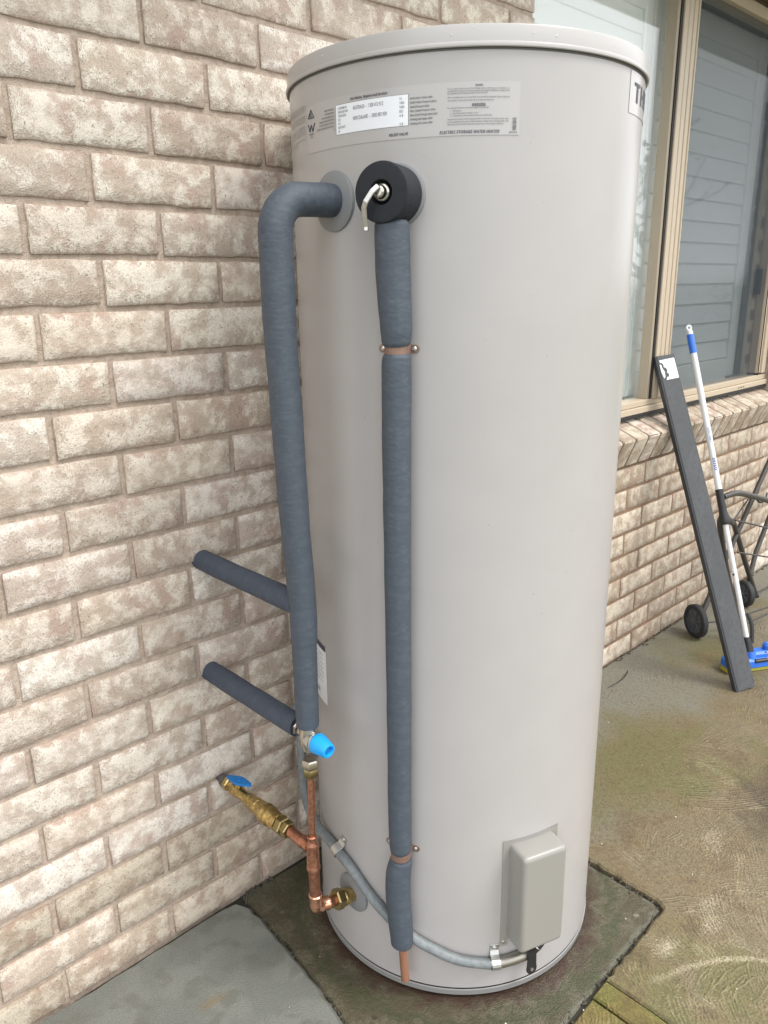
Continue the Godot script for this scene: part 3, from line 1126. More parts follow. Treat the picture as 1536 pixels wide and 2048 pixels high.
func sill_brick_mesh(seed_: int, uvo: Vector2) -> ArrayMesh:
	# top edge at the nose is the origin; top runs back 0.115, face hangs down 0.112; brick is 0.0755 wide
	var nz := noise(40.0, seed_, 2)
	var st := begin()
	var w := 0.0762
	var prof := [Vector2(-0.115, -0.001), Vector2(-0.06, 0.0006), Vector2(-0.007, 0.0), Vector2(0.0, -0.006), Vector2(0.0012, -0.055), Vector2(0.0, -0.108), Vector2(-0.005, -0.112), Vector2(-0.04, -0.112)]
	st.set_smooth_group(0)
	var grid := []
	for p in prof:
		var row := []
		for i in 5:
			var x: float = [-0.5, -0.44, 0.0, 0.44, 0.5][i] * w
			var drop := 0.0 if i in [1, 2, 3] else -0.004
			var q := Vector3(x, p.y + nz.get_noise_2d(x, p.x + p.y) * 0.0014, p.x + nz.get_noise_2d(x + 3.0, p.x - p.y) * 0.0014)
			if p.y > -0.004:
				q.y += drop
			else:
				q.z += drop
			row.append(q)
		grid.append(row)
	var add := func(a: Vector3, b: Vector3, c: Vector3, out: Vector3) -> void:
		var g := (b - a).cross(c - a)
		var q := [a, b, c] if g.dot(out) < 0.0 else [a, c, b]
		for p in q:
			st.set_uv(Vector2(p.x + uvo.x, p.z - p.y + uvo.y))
			st.add_vertex(p)
	for j in grid.size() - 1:
		st.set_smooth_group([0, 0, 2, 3, 3, 4, 5][j])
		for i in 4:
			var o := Vector3(0, 1, 0.3) if j < 2 else Vector3(0, 0.2, 1)
			if j >= 5:
				o = Vector3(0, -1, 0.2)
			add.call(grid[j][i], grid[j][i + 1], grid[j + 1][i + 1], o)
			add.call(grid[j][i], grid[j + 1][i + 1], grid[j + 1][i], o)
	st.set_smooth_group(1)
	for s in [0, 4]:
		var o := Vector3(-1 if s == 0 else 1, 0, 0)
		var inner := Vector3(grid[0][s].x, -0.03, -0.06)
		for j in grid.size() - 1:
			add.call(grid[j][s], grid[j + 1][s], inner, o)
	st.generate_normals()
	st.generate_tangents()
	return st.commit()

func pane(x0: float, x1: float, y0: float, y1: float, z: float) -> ArrayMesh:
	return box_mesh(Vector3((x0 + x1) * 0.5, (y0 + y1) * 0.5, z), Vector3(x1 - x0, y1 - y0, 0.004), 0.0003)

func make_window(house: Node3D) -> void:
	# aluminium frame: outer members, then the sliding sash, screen, glass and the closed shutters behind
	var xm := (WIN_L + WIN_R) * 0.5
	var wd := WIN_R - WIN_L
	var st := begin()
	# head, jambs
	bevel_box(st, Vector3(xm, HEAD_Y - 0.02, -0.075), Vector3(wd, 0.040, 0.07), 0.002)
	bevel_box(st, Vector3(WIN_L + 0.018, (SILL_Y + HEAD_Y) * 0.5, -0.0755), Vector3(0.036, HEAD_Y - SILL_Y - 0.08, 0.07), 0.002)
	bevel_box(st, Vector3(WIN_R - 0.030, (SILL_Y + HEAD_Y) * 0.5, -0.0755), Vector3(0.040, HEAD_Y - SILL_Y - 0.08, 0.07), 0.002)
	bevel_box(st, Vector3(WIN_R - 0.064, (SILL_Y + HEAD_Y) * 0.5, -0.0785), Vector3(0.024, HEAD_Y - SILL_Y - 0.08, 0.06), 0.002)
	# sill: a stepped section
	bevel_box(st, Vector3(xm, 0.9575, -0.064), Vector3(wd, 0.022, 0.066), 0.002)
	bevel_box(st, Vector3(xm, 0.980, -0.071), Vector3(wd, 0.021, 0.060), 0.002)
	var w := put("window", done(st), M.frame, house)
	# dark sealant gap below the frame
	put("sealant", box_mesh(Vector3(xm, 0.9395, -0.058), Vector3(wd, 0.013, 0.05), 0.001), M.rubber, w)
	# mullion: fixed-pane bead, dark seal, sash stile in three steps
	var ym := (0.990 + HEAD_Y - 0.04) * 0.5
	var hm := HEAD_Y - 0.04 - 0.990
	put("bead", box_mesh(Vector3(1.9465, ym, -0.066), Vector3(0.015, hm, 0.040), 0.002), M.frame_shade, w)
	put("seal", box_mesh(Vector3(1.9605, ym, -0.0640), Vector3(0.013, hm, 0.044), 0.001), M.rubber, w)
	st = begin()
	bevel_box(st, Vector3(1.981, ym, -0.058), Vector3(0.028, hm, 0.044), 0.002)
	bevel_box(st, Vector3(2.009, ym, -0.054), Vector3(0.027, hm, 0.040), 0.002)
	bevel_box(st, Vector3(2.035, ym, -0.051), Vector3(0.024, hm, 0.040), 0.002)
	bevel_box(st, Vector3(2.0515, ym, -0.049), Vector3(0.008, hm, 0.044), 0.002)
	put("mullion", done(st), M.frame, w)
	# glass
	var gl := put("glass_pane", pane(WIN_L + 0.03, 1.943, 0.985, HEAD_Y - 0.036, -0.080), M.glass, w)
	put("glass_pane", pane(2.04, 2.955, 0.985, HEAD_Y - 0.036, -0.090), M.glass, w)
	# insect screen over the sliding half
	st = begin()
	quad(st, Vector3(2.0545, 0.990, -0.0605), Vector3(2.956, 0.990, -0.0605), Vector3(2.956, HEAD_Y - 0.04, -0.0605), Vector3(2.0545, HEAD_Y - 0.04, -0.0605), Vector3.BACK)
	put("insect_screen", done(st), M.flyscreen, w)
	put("screen_seal", box_mesh(Vector3(2.9575, ym, -0.055), Vector3(0.004, hm, 0.02), 0.001), M.rubber, w)
	put("catch", box_mesh(Vector3(2.915, 1.40, -0.075), Vector3(0.03, 0.11, 0.016), 0.004), M.rubber, w)
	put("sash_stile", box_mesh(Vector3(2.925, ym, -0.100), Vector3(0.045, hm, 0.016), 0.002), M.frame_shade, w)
	for k in 3:
		put("drain_slot", box_mesh(Vector3(2.72 + 0.026 * k, 0.9565, -0.0312), Vector3(0.014, 0.005, 0.0016), 0.0005), M.rubber, w)
	# plantation shutters, closed: two panels
	var zS := -0.150
	put("shutter_stile", box_mesh(Vector3(1.178, ym, zS), Vector3(0.054, hm, 0.028), 0.003), M.shutter, w)
	put("shutter_stile", box_mesh(Vector3(1.9255, ym, zS), Vector3(0.054, hm, 0.028), 0.003), M.shutter, w)
	put("shutter_stile", box_mesh(Vector3(1.9850, ym, zS), Vector3(0.052, hm, 0.028), 0.003), M.shutter, w)
	put("shutter_stile", box_mesh(Vector3(2.862, ym, zS), Vector3(0.078, hm, 0.028), 0.003), M.shutter, w)
	for q in [[1.205, 1.899], [2.011, 2.823]]:
		var xc: float = (q[0] + q[1]) * 0.5
		var wl: float = q[1] - q[0]
		put("shutter_rail", box_mesh(Vector3(xc, 1.0235, zS), Vector3(wl, 0.098, 0.026), 0.003), M.shutter, w)
		put("shutter_rail", box_mesh(Vector3(xc, 2.305, zS), Vector3(wl, 0.080, 0.026), 0.003), M.shutter, w)
		var slat := box_mesh(Vector3.ZERO, Vector3(wl - 0.006, 0.0845, 0.010), 0.003)
		for k in 15:
			var o := MeshInstance3D.new()
			o.name = numbered(w, "shutter_slat")
			o.mesh = slat
			o.material_override = M.shutter
			w.add_child(o, true)
			o.position = Vector3(xc, 1.117 + 0.0797 * k, zS + 0.001)
			o.rotation.x = -0.115 + 0.006 * sin(k * 2.3)
	# curtain of the pale reveal behind the shutters: the dark room
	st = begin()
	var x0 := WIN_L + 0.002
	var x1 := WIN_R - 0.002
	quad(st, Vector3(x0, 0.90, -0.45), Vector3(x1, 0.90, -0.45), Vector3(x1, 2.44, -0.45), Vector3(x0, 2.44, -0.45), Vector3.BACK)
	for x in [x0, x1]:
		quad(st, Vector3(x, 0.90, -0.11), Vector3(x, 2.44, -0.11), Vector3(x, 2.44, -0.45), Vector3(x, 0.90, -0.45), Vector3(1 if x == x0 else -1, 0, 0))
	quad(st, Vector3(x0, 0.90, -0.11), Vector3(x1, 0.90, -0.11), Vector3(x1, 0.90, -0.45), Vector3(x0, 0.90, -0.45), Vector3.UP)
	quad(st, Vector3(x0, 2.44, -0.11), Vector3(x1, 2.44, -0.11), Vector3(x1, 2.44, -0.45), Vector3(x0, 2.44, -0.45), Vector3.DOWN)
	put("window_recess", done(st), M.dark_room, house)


# ---------------------------------------------------------------- the heater
func make_heater() -> void:
	var base := Vector3(CX, 0, CZ)
	var h := thing("water_heater", "tall cream cylindrical electric water heater standing against the brick wall", "water heater", base)
	h.set_meta("origin", base)
	var st := begin()
	lathe(st, Vector3(CX, 0, CZ), Vector3.UP, [Vector2(0.020, 0), Vector2(0.020, RT - 0.008), Vector2(0.024, RT), Vector2(0.60, RT), Vector2(1.20, RT), Vector2(1.745, RT)], 128)
	put("tank_body", done(st), M.paint, h)
	st = begin()
	lathe(st, Vector3(CX, 0, CZ), Vector3.UP, [Vector2(-0.0035, 0.0), Vector2(-0.0035, RT - 0.045), Vector2(0.005, RT - 0.045), Vector2(0.005, RT - 0.004), Vector2(0.0065, RT + 0.0008), Vector2(0.0185, RT + 0.0014), Vector2(0.0200, RT - 0.0004)], 128)
	put("base_rim", done(st), M.rim_paint, h)
	# lid with a rolled lip, overlapping the body
	st = begin()
	var R2 := RT + 0.0045
	lathe(st, Vector3(CX, 0, CZ), Vector3.UP, [Vector2(1.737, RT - 0.002), Vector2(1.7340, R2), Vector2(1.7350, R2 + 0.0016), Vector2(1.7380, R2 + 0.0022), Vector2(1.7405, R2 + 0.0012), Vector2(1.7415, R2 - 0.0008), Vector2(1.7615, R2 - 0.0010), Vector2(1.7638, R2 - 0.0020), Vector2(1.7645, R2 - 0.005), Vector2(1.766, R2 - 0.03), Vector2(1.772, 0.12), Vector2(1.773, 0)], 128)
	put("lid", done(st), M.lid_paint, h)
	put("lid_shadow_gap", lathe_mesh(Vector3(CX, 0, CZ), Vector3.UP, [Vector2(1.7315, RT + 0.0002), Vector2(1.7316, RT + 0.0012), Vector2(1.7370, RT + 0.0012)], 96), M.seam, h)
	# clear label band: a faint sheet with fine print
	st = begin()
	sheet(st, -103.0, -34.0, 1.6195, 1.6905, RT + 0.0006)
	var band := put("rating_label", done(st), M.decal, h)
	st = begin()
	sheet(st, -88.35, -63.9, 1.6365, 1.6795, RT + 0.0008)
	put("label_border", done(st), M.grey_line, band)
	st = begin()
	sheet(st, -88.1, -64.1, 1.6372, 1.6788, RT + 0.0010)
	put("white_panel", done(st), M.white_label, band)
	st = begin()
	print_on(st, "For Advice, Repairs and Service:", -82.3, 1.6818, 0.0037, true, 0.15, 12.2)
	print_on(st, "AUSTRALIA  –  1300 412 612", -81.4, 1.6682, 0.0049, false, 0.0, 10.0)
	print_on(st, "NEW ZEALAND  –  0800 881 909", -81.4, 1.6537, 0.0049, false, 0.0, 11.1)
	print_on(st, "RELIEF VALVE", -69.7, 1.6240, 0.0038, true, 0.18, 5.5)
	print_on(st, "ELECTRIC STORAGE WATER HEATER", -55.4, 1.6222, 0.0041, true, 0.2, 15.9)
	print_on(st, "WARNING", -46.9, 1.6578, 0.0042, true, 0.0, 3.6)
	print_on(st, "Installer", -46.1, 1.6845, 0.0026, true, 0.1, 2.1)
	put("bold_print", done(st), M.ink, band)
	st = begin()
	var left := ["31STHM9B13K", "0000100015AW", "10/05/2020", "301", "315", "HOSF18077", "34"]
	for k in left.size():
		print_on(st, left[k], -87.2, 1.6722 - 0.0054 * k, 0.0032, false, 0.0, 0.32 * left[k].length())
	var rt := ["10", "1000", "1000", "850", "4.8", "", "3.6"]
	for k in rt.size():
		if rt[k] != "":
			print_on(st, rt[k], -66.6, 1.6722 - 0.0057 * k, 0.0034, false, 0.0, 0.36 * rt[k].length())
	put("panel_figures", done(st), M.ink, band)
	st = begin()
	var names := ["Model Number", "Serial Number", "Date Manufactured", "Storage Capacity (litres)", "1st Hour Delivery (litres)", "Minimum Hydraulic Pressure", "#"]
	for k in names.size():
		print_on(st, names[k], -88.9, 1.6740 - 0.0049 * k, 0.0024, true, 0.15, 0.0, true)
	var vals := ["Relief Valve Power (kW)", "Relief Valve Pressure (kPa)", "Rated Pressure (kPa)", "Max. Supply Pressure (kPa)", "Max. Rated Energy Input (kW)", "Heating Unit Upper (kW)", "Heating Unit Lower (kW)"]
	for k in vals.size():
		print_on(st, vals[k], -63.5, 1.6718 - 0.0057 * k, 0.0026, true, 0.15, 0.265 * vals[k].length())
	var para := [["Do not apply heat to any of the fittings when making your connections. A", 1.6803, 16.4], ["combination pressure and temperature relief valve (supplied in carton) must", 1.6773, 16.4], ["be screwed to the fitting marked \"RELIEF VALVE\"", 1.6743, 10.6], ["When installed indoors, an overflow tray should be used (see Owner's Manual)", 1.6690, 16.4], ["The outlets on this water heater have an internal heat trap.", 1.6650, 12.2], ["For safe performance, this water heater is fitted with:", 1.6552, 11.0], ["1.  Thermostat", 1.6515, 2.9], ["2.  Over temperature energy cut-out", 1.6482, 7.4], ["3.  Combination pressure and temperature relief valve", 1.6449, 11.1], ["These devices must not be tampered with or removed. The water heater must", 1.6402, 16.3], ["not be operated unless each of these devices is fitted and in working order. The", 1.6368, 16.3], ["relief valve and the relief valve drain pipe must not be sealed or blocked.", 1.6334, 15.0]]
	for p in para:
		print_on(st, p[0], -52.6 if p[0].substr(1, 1) == "." else -53.35, p[1], 0.0021, false, 0.0, p[2])
	print_on(st, "NR128 G", -36.8, 1.6219, 0.0022, true, 0.1, 2.2)
	# bar code, turned on end
	rng.seed = 3
	var yb := 1.6258
	while yb < 1.6425:
		var t := rng.randf_range(0.0003, 0.0013)
		sheet(st, -35.9, -34.85, yb, minf(yb + t, 1.6425), RT + 0.0014, 0.0)
		yb += t + rng.randf_range(0.0003, 0.0010)
	put("small_print", done(st), M.ink_soft, band)
	# compliance marks
	st = begin()
	for e in [[Vector2(-100.5, 1.6835), Vector2(-102.3, 1.6722)], [Vector2(-102.3, 1.6722), Vector2(-98.9, 1.6714)], [Vector2(-98.9, 1.6714), Vector2(-100.5, 1.6835)]]:
		var p0 := cyl(e[0].x, e[0].y, RT + 0.0014)
		var p1 := cyl(e[1].x, e[1].y, RT + 0.0014)
		tube(st, [p0, p1], [0.0006, 0.0006], 6)
	var cm := [Vector2(-100.1, 1.6775), Vector2(-100.8, 1.6779), Vector2(-101.3, 1.6755), Vector2(-100.8, 1.6735), Vector2(-100.2, 1.6740)]
	for k in cm.size() - 1:
		tube(st, [cyl(cm[k].x, cm[k].y, RT + 0.0014), cyl(cm[k + 1].x, cm[k + 1].y, RT + 0.0014)], [0.0005, 0.0005], 6)
	var wl := [Vector2(-102.4, 1.6632), Vector2(-101.5, 1.6515), Vector2(-100.5, 1.6615), Vector2(-99.7, 1.6513), Vector2(-98.5, 1.6626)]
	for k in wl.size() - 1:
		tube(st, [cyl(wl[k].x, wl[k].y, RT + 0.0014), cyl(wl[k + 1].x, wl[k + 1].y, RT + 0.0014)], [0.0007, 0.0007], 6)
	print_on(st, "WaterMark", -102.1, 1.6470, 0.0022, true, 0.0, 2.9)
	print_on(st, "L10000", -101.3, 1.6442, 0.0017, false, 0.0, 1.5)
	print_on(st, "AS 3498", -101.3, 1.6414, 0.0017, false, 0.0, 1.7)
	put("compliance_marks", done(st), M.ink, band)
	# close-set paragraphs towards the wall
	st = begin()
	var notes := ["This appliance must be installed", "by a licensed person in accordance", "with local regulations and codes.", "The drain pipe must discharge clear", "of the appliance and be left open.", "Do not block the outlet at any time.", "If the supply cord is damaged it", "must be replaced by the maker or", "a qualified person to avoid hazard.", "Isolate before removing the cover.", "Refer to the owner's manual.", "Made in Australia"]
	var ny := 1.6925
	for k in notes.size():
		if k in [3, 6, 10]:
			ny -= 0.0042
		print_on(st, notes[k], -121.5, ny, 0.0022, false, 0.05, 17.0 if k < 11 else 9.0)
		ny -= 0.0037
	put("notice_print", done(st), M.ink_soft, h)
	# brand label, wrapping round to the right
	st = begin()
	sheet(st, 7.3, 76.0, 1.6690, 1.7300, RT + 0.0007)
	var bl := put("brand_label", done(st), M.brand_film, h)
	st = begin()
	print_on(st, "THERMANN", 10.6, 1.6868, 0.0285, true, 0.0, 58.0)
	put("brand_letters", done(st), M.ink, bl)
	# white notice low on the left side
	st = begin()
	sheet(st, -124.0, -104.6, 0.584, 0.714, RT + 0.0007)
	var nl := put("side_notice", done(st), M.white_label, h)
	st = begin()
	sheet(st, -124.0, -104.6, 0.703, 0.7145, RT + 0.0010, 0.0001)
	print_on(st, "CAUTION", -122.5, 0.600, 0.006, true, 0.0, 11.0)
	put("notice_band", done(st), M.ink, nl)
	st = begin()
	for k in 7:
		print_on(st, ["Turn off the power and water", "before opening any cover of", "this appliance. Water may be", "hot. Check the relief valve", "every six months by lifting", "the lever gently. Replace", "the valve every five years."][k], -122.5, 0.690 - 0.010 * k, 0.0035, false, 0.0, 15.5)
	put("notice_text", done(st), M.ink_soft, nl)
	# collar discs where pipes leave the tank
	for c in [[-90.0, 1.540, 0.0465], [-90.5, 0.176, 0.042]]:
		var o := outward(c[0])
		put("collar", lathe_mesh(cyl(c[0], c[1], RT - 0.004), o, [Vector2(0.0, c[2]), Vector2(0.0065, c[2]), Vector2(0.008, c[2] - 0.002), Vector2(0.0082, 0)], 48), M.collar, h)
	# element cover
	var az := -19.6
	var o := outward(az)
	var t := Vector3(cos(deg_to_rad(az)), 0, -sin(deg_to_rad(az)))
	var ax := Vector3(CX, 0, CZ)
	var cov := put("element_cover", cover_mesh(ax, o, t), M.cover_paint, h)
	st = begin()
	for s in [-1.0, 1.0]:
		sheet(st, az + s * 11.6, az + s * 8.6, 0.122, 0.374, RT + 0.0016, 0.0014)
	sheet(st, az - 8.6, az + 8.6, 0.363, 0.374, RT + 0.0014, 0.0012)
	put("cover_flange", done(st), M.cover_paint, cov)
	for sc in [[-10.4, 0.133], [10.4, 0.133]]:
		var so := outward(az + sc[0])
		put("screw", lathe_mesh(cyl(az + sc[0], sc[1], RT + 0.0014), so, [Vector2(0, 0.0042), Vector2(0.0015, 0.0038), Vector2(0.0026, 0.0022), Vector2(0.0029, 0)], 14), M.steel, cov)
	# rain drops on the lid
	st = begin()
	rng.seed = 21
	for k in 60:
		var a := rng.randf_range(-130.0, 30.0)
		var rr := rng.randf_range(0.0005, 0.0011)
		if k % 6 == 0:
			lathe(st, cyl(a, rng.randf_range(1.749, 1.759), R2 - 0.0006), outward(a), [Vector2(0, rr), Vector2(rr * 0.5, rr * 0.7), Vector2(rr * 0.7, 0)], 7)
		else:
			lathe(st, cyl(a, 1.7636, R2 - 0.004 - rng.randf() * 0.003), Vector3.UP, [Vector2(0, rr), Vector2(rr * 0.6, rr * 0.8), Vector2(rr, 0)], 7)
	var dr := put("raindrops", done(st), M.white_label, h)
	dr.set_meta("kind", "stuff")

func cover_mesh(ax: Vector3, o: Vector3, t: Vector3) -> ArrayMesh:
	# pressed steel box with big rounded shoulders
	var st := begin()
	st.set_smooth_group(0)
	var y0 := 0.142
	var y1 := 0.366
	var hw := 0.050
	var front := 0.3625
	var back := 0.285
	var rad := 0.009
	var ring := func(depth: float, inset: float) -> Array:
		var out := []
		var w := hw - inset
		var b0 := y0 + inset
		var b1 := y1 - inset
		var cr := maxf(rad - inset * 0.6, 0.003)
		for c in [[w - cr, b1 - cr, 0.0], [-w + cr, b1 - cr, 90.0], [-w + cr, b0 + cr, 180.0], [w - cr, b0 + cr, 270.0]]:
			for k in 6:
				var a := deg_to_rad(c[2] + 90.0 * k / 5.0)
				out.append(ax + o * depth + t * (c[0] + cr * cos(a)) + Vector3.UP * (c[1] + cr * sin(a)))
		return out
	var rings := [ring.call(back, 0.0), ring.call(front - rad, 0.0)]
	for k in 5:
		var a := deg_to_rad(90.0 * (k + 1) / 5.0)
		rings.append(ring.call(front - rad + rad * sin(a), rad * (1.0 - cos(a))))
	var cen := ax + o * front + Vector3.UP * (y0 + y1) * 0.5
	for r in rings.size() - 1:
		var A: Array = rings[r]
		var B: Array = rings[r + 1]
		for k in A.size():
			var k2 := (k + 1) % A.size()
			var mid: Vector3 = (A[k] + A[k2]) * 0.5
			var out: Vector3 = (mid - cen) + o * 0.08
			out.y *= 0.45
			for q in [[A[k], A[k2], B[k2]], [A[k], B[k2], B[k]]]:
				var g: Vector3 = (q[1] - q[0]).cross(q[2] - q[0])
				var tr := [q[0], q[1], q[2]] if g.dot(out) < 0.0 else [q[0], q[2], q[1]]
				for p in tr:
					st.set_uv(Vector2((p - ax).dot(t), p.y))
					st.add_vertex(p)
	var F: Array = rings[-1]
	st.set_smooth_group(1)
	for k in F.size():
		var k2 := (k + 1) % F.size()
		var g: Vector3 = (F[k] - cen).cross(F[k2] - cen)
		var tr := [cen, F[k], F[k2]] if g.dot(o) < 0.0 else [cen, F[k2], F[k]]
		for p in tr:
			st.set_uv(Vector2((p - ax).dot(t), p.y))
			st.add_vertex(p)
	st.generate_normals()
	return st.commit()


# ---------------------------------------------------------------- pipes
func hex_nut(o: Vector3, d: Vector3, l: float, r: float, turn := 0.0) -> ArrayMesh:
	return lathe_mesh(o, d, [Vector2(0, 0), Vector2(0, r * 0.88), Vector2(l * 0.14, r), Vector2(l * 0.86, r), Vector2(l, r * 0.88), Vector2(l, 0)], 6, true, turn)

func lagging(pts: Array, radii: Array, seed_: int, per := 10, lump := 0.0009) -> ArrayMesh:
	# foam sleeve with softly rounded ends
	var p := smooth_path(pts, per)
	var r := []
	for i in radii.size() - 1:
		for k in per:
			r.append(lerpf(radii[i], radii[i + 1], sst(0, 1, float(k) / per)))
	r.append(radii[-1])
	var st := begin()
	tube(st, p, r, 30, true, lump, noise(0.09, seed_, 2))
	return done(st)

func make_pipes() -> void:
	var zc := 0.33
	# --- hot outlet: out of the tank, over and down
	var hot := thing("hot_water_pipe", "grey foam lagged hot water pipe bending out of the tank and running down beside it", "pipe", Vector3(0.03, 0.62, zc))
	hot.set_meta("origin", Vector3(0.03, 0.62, zc))
	var pts := [Vector3(0.134, 1.541, zc), Vector3(0.115, 1.541, zc), Vector3(0.090, 1.5405, zc)]
	var rad := [0.0250, 0.0262, 0.0262]
	for k in 7:
		var a := deg_to_rad(90.0 * k / 6.0)
		pts.append(Vector3(0.066 - 0.050 * sin(a), 1.4895 + 0.050 * cos(a), zc))
		rad.append(lerpf(0.0262, 0.0275, k / 6.0))
	pts.append_array([Vector3(0.0155, 1.43, zc), Vector3(0.0150, 1.36, zc), Vector3(0.0185, 1.24, zc), Vector3(0.023, 1.10, zc), Vector3(0.0265, 1.02, zc), Vector3(0.031, 0.94, zc), Vector3(0.0345, 0.868, zc)])
	rad.append_array([0.0272, 0.0268, 0.0262, 0.0258, 0.0256, 0.0250, 0.0243])
	put("lagging", lagging(pts, rad, 1, 5, 0.0012), M.foam, hot)
	put("sleeve_joint", lagging([Vector3(0.0346, 0.873, zc), Vector3(0.0352, 0.84, zc), Vector3(0.0345, 0.795, zc)], [0.0240, 0.0248, 0.0238], 2), M.foam_sleeve, hot)
	put("lagging", lagging([Vector3(0.0345, 0.797, zc), Vector3(0.0340, 0.74, zc), Vector3(0.0335, 0.68, zc), Vector3(0.0335, 0.628, zc), Vector3(0.0335, 0.622, zc)], [0.0228, 0.0222, 0.0216, 0.0212, 0.0198], 3), M.foam, hot)
	# --- two lagged stubs from the wall
	var labels := ["upper lagged pipe stub from the brick wall into the vertical sleeve", "lower lagged pipe stub from the brick wall to the mixing valve"]
	for k in 2:
		var y: float = [0.866, 0.610][k]
		var zz: float = [0.318, 0.300][k]
		var s := thing("wall_pipe", labels[k], "pipe", Vector3(0.03, y, 0), "lagged pipe stubs out of the wall")
		s.set_meta("origin", Vector3(0.03, y, 0))
		put("lagging", lagging([Vector3(0.029, y + 0.002, -0.01), Vector3(0.029, y + 0.001, 0.08), Vector3(0.030, y, 0.18), Vector3(0.0315, y - 0.001, zz - 0.008), Vector3(0.0315, y - 0.001, zz)], [0.0210, 0.0215, 0.0215, 0.0215, 0.0200], 10 + k), M.foam_dark, s)
		put("pipe_core", lathe_mesh(Vector3(0.0315, y - 0.001, zz - 0.02), Vector3.BACK, rounded_rod(0.03, 0.0095), 20), M.copper, s)
	# --- tempering valve with its blue cap, facing the camera
	var vp := Vector3(0.0345, 0.596, zc)
	var v := thing("mixing_valve", "nickel mixing valve with a bright blue cap below the lagged pipe", "valve", vp)
	v.set_meta("origin", vp)
	put("valve_body", lathe_mesh(vp + Vector3(0, 0.026, 0), Vector3.DOWN, [Vector2(0, 0), Vector2(0, 0.015), Vector2(0.006, 0.0165), Vector2(0.016, 0.017), Vector2(0.036, 0.017), Vector2(0.044, 0.0135), Vector2(0.052, 0.0125), Vector2(0.052, 0)], 28), M.nickel, v)
	put("inlet_nut", hex_nut(vp + Vector3(-0.002, 0.010, -0.044), Vector3.BACK, 0.020, 0.0165), M.nickel, v)
	put("inlet_neck", lathe_mesh(vp + Vector3(-0.002, 0.010, -0.026), Vector3.BACK, rounded_rod(0.024, 0.012), 20), M.nickel, v)
	var cd := Vector3(0.0, -0.05, 1.0).normalized()
	put("bonnet", lathe_mesh(vp + cd * 0.004, cd, [Vector2(0, 0), Vector2(0, 0.017), Vector2(0.010, 0.0185), Vector2(0.014, 0.0185), Vector2(0.0145, 0.0165), Vector2(0.018, 0.0165), Vector2(0.0185, 0.019), Vector2(0.021, 0.019), Vector2(0.021, 0)], 28), M.zinc, v)
	put("cap", lathe_mesh(vp + cd * 0.0235, cd, [Vector2(0, 0), Vector2(0, 0.0188), Vector2(0.003, 0.0197), Vector2(0.010, 0.0193), Vector2(0.034, 0.0142), Vector2(0.0365, 0.0130), Vector2(0.037, 0.0102), Vector2(0.034, 0.0090), Vector2(0.028, 0.0088), Vector2(0.028, 0)], 28), M.blue_cap, v)
	put("cap_screw", hex_nut(vp + cd * 0.052, cd, 0.004, 0.006), M.blue_lever, v)
	put("outlet_nut", hex_nut(vp + Vector3(0.001, -0.047, 0), Vector3.DOWN, 0.020, 0.0165, 0.3), M.nickel, v)
	put("olive_nut", hex_nut(vp + Vector3(0.001, -0.066, 0), Vector3.DOWN, 0.018, 0.0150, 0.1), M.brass_dull, v)
	# --- cold feed in copper: riser, tee, drop, elbow, tank union
	var cp := Vector3(0.032, 0.357, zc)
	var c := thing("cold_water_pipe", "bare copper cold water pipe with a tee and elbow feeding the tank", "pipe", cp)
	c.set_meta("origin", cp)
	put("riser", tube_mesh([Vector3(0.0355, 0.522, zc), Vector3(0.0345, 0.45, zc), Vector3(0.0318, 0.365, zc)], 0.0070, 20), M.copper, c)
	var dn := Vector3(0.0316, 0.378, zc)
	put("tee", lathe_mesh(dn, Vector3.DOWN, [Vector2(0, 0), Vector2(0, 0.0085), Vector2(0.002, 0.0098), Vector2(0.006, 0.0092), Vector2(0.013, 0.0092), Vector2(0.018, 0.0118), Vector2(0.022, 0.0128), Vector2(0.030, 0.0124), Vector2(0.070, 0.0126), Vector2(0.073, 0.0140), Vector2(0.077, 0.0140), Vector2(0.078, 0.0120), Vector2(0.078, 0)], 28), M.copper, c)
	put("drop", lathe_mesh(Vector3(0.0318, 0.302, zc), Vector3(0.02, -1, 0), rounded_rod(0.072, 0.0112), 24), M.copper, c)
	# elbow, then the short run into the tank
	var ep := []
	var er := []
	for k in 9:
		var a := deg_to_rad(82.0 * k / 8.0)
		ep.append(Vector3(0.0335 + 0.022 * (1.0 - cos(a)), 0.214 - 0.022 * sin(a), zc - 0.001 * k))
		er.append(0.0128)
	var st := begin()
	tube(st, ep, er, 22)
	lathe(st, Vector3(0.0333, 0.238, zc), Vector3.DOWN, [Vector2(0, 0.0118), Vector2(0.002, 0.0140), Vector2(0.006, 0.0140), Vector2(0.008, 0.0128), Vector2(0.026, 0.0130)], 24)
	var e1: Vector3 = ep[-1]
	var run := (Vector3(0.118, 0.1755, 0.3265) - e1).normalized()
	lathe(st, e1 - run * 0.003, run, [Vector2(0, 0.0128), Vector2(0.014, 0.0130), Vector2(0.016, 0.0142), Vector2(0.021, 0.0142), Vector2(0.023, 0.0118), Vector2(0.023, 0)], 24)
	put("elbow", done(st), M.copper_elbow, c)
	put("tank_run", lathe_mesh(e1, run, rounded_rod(0.058, 0.0110), 24), M.copper, c)
	put("union_nut", hex_nut(e1 + run * 0.034, run, 0.020, 0.0215, 0.2), M.brass_dull, c)
	put("union_collar", lathe_mesh(e1 + run * 0.054, run, [Vector2(0, 0), Vector2(0, 0.0165), Vector2(0.004, 0.0185), Vector2(0.014, 0.0175), Vector2(0.024, 0.0145), Vector2(0.030, 0.0145)], 28), M.brass, c)
	put("branch", lathe_mesh(Vector3(0.031, 0.3465, 0.258), Vector3.BACK, rounded_rod(0.066, 0.0112), 24), M.copper, c)
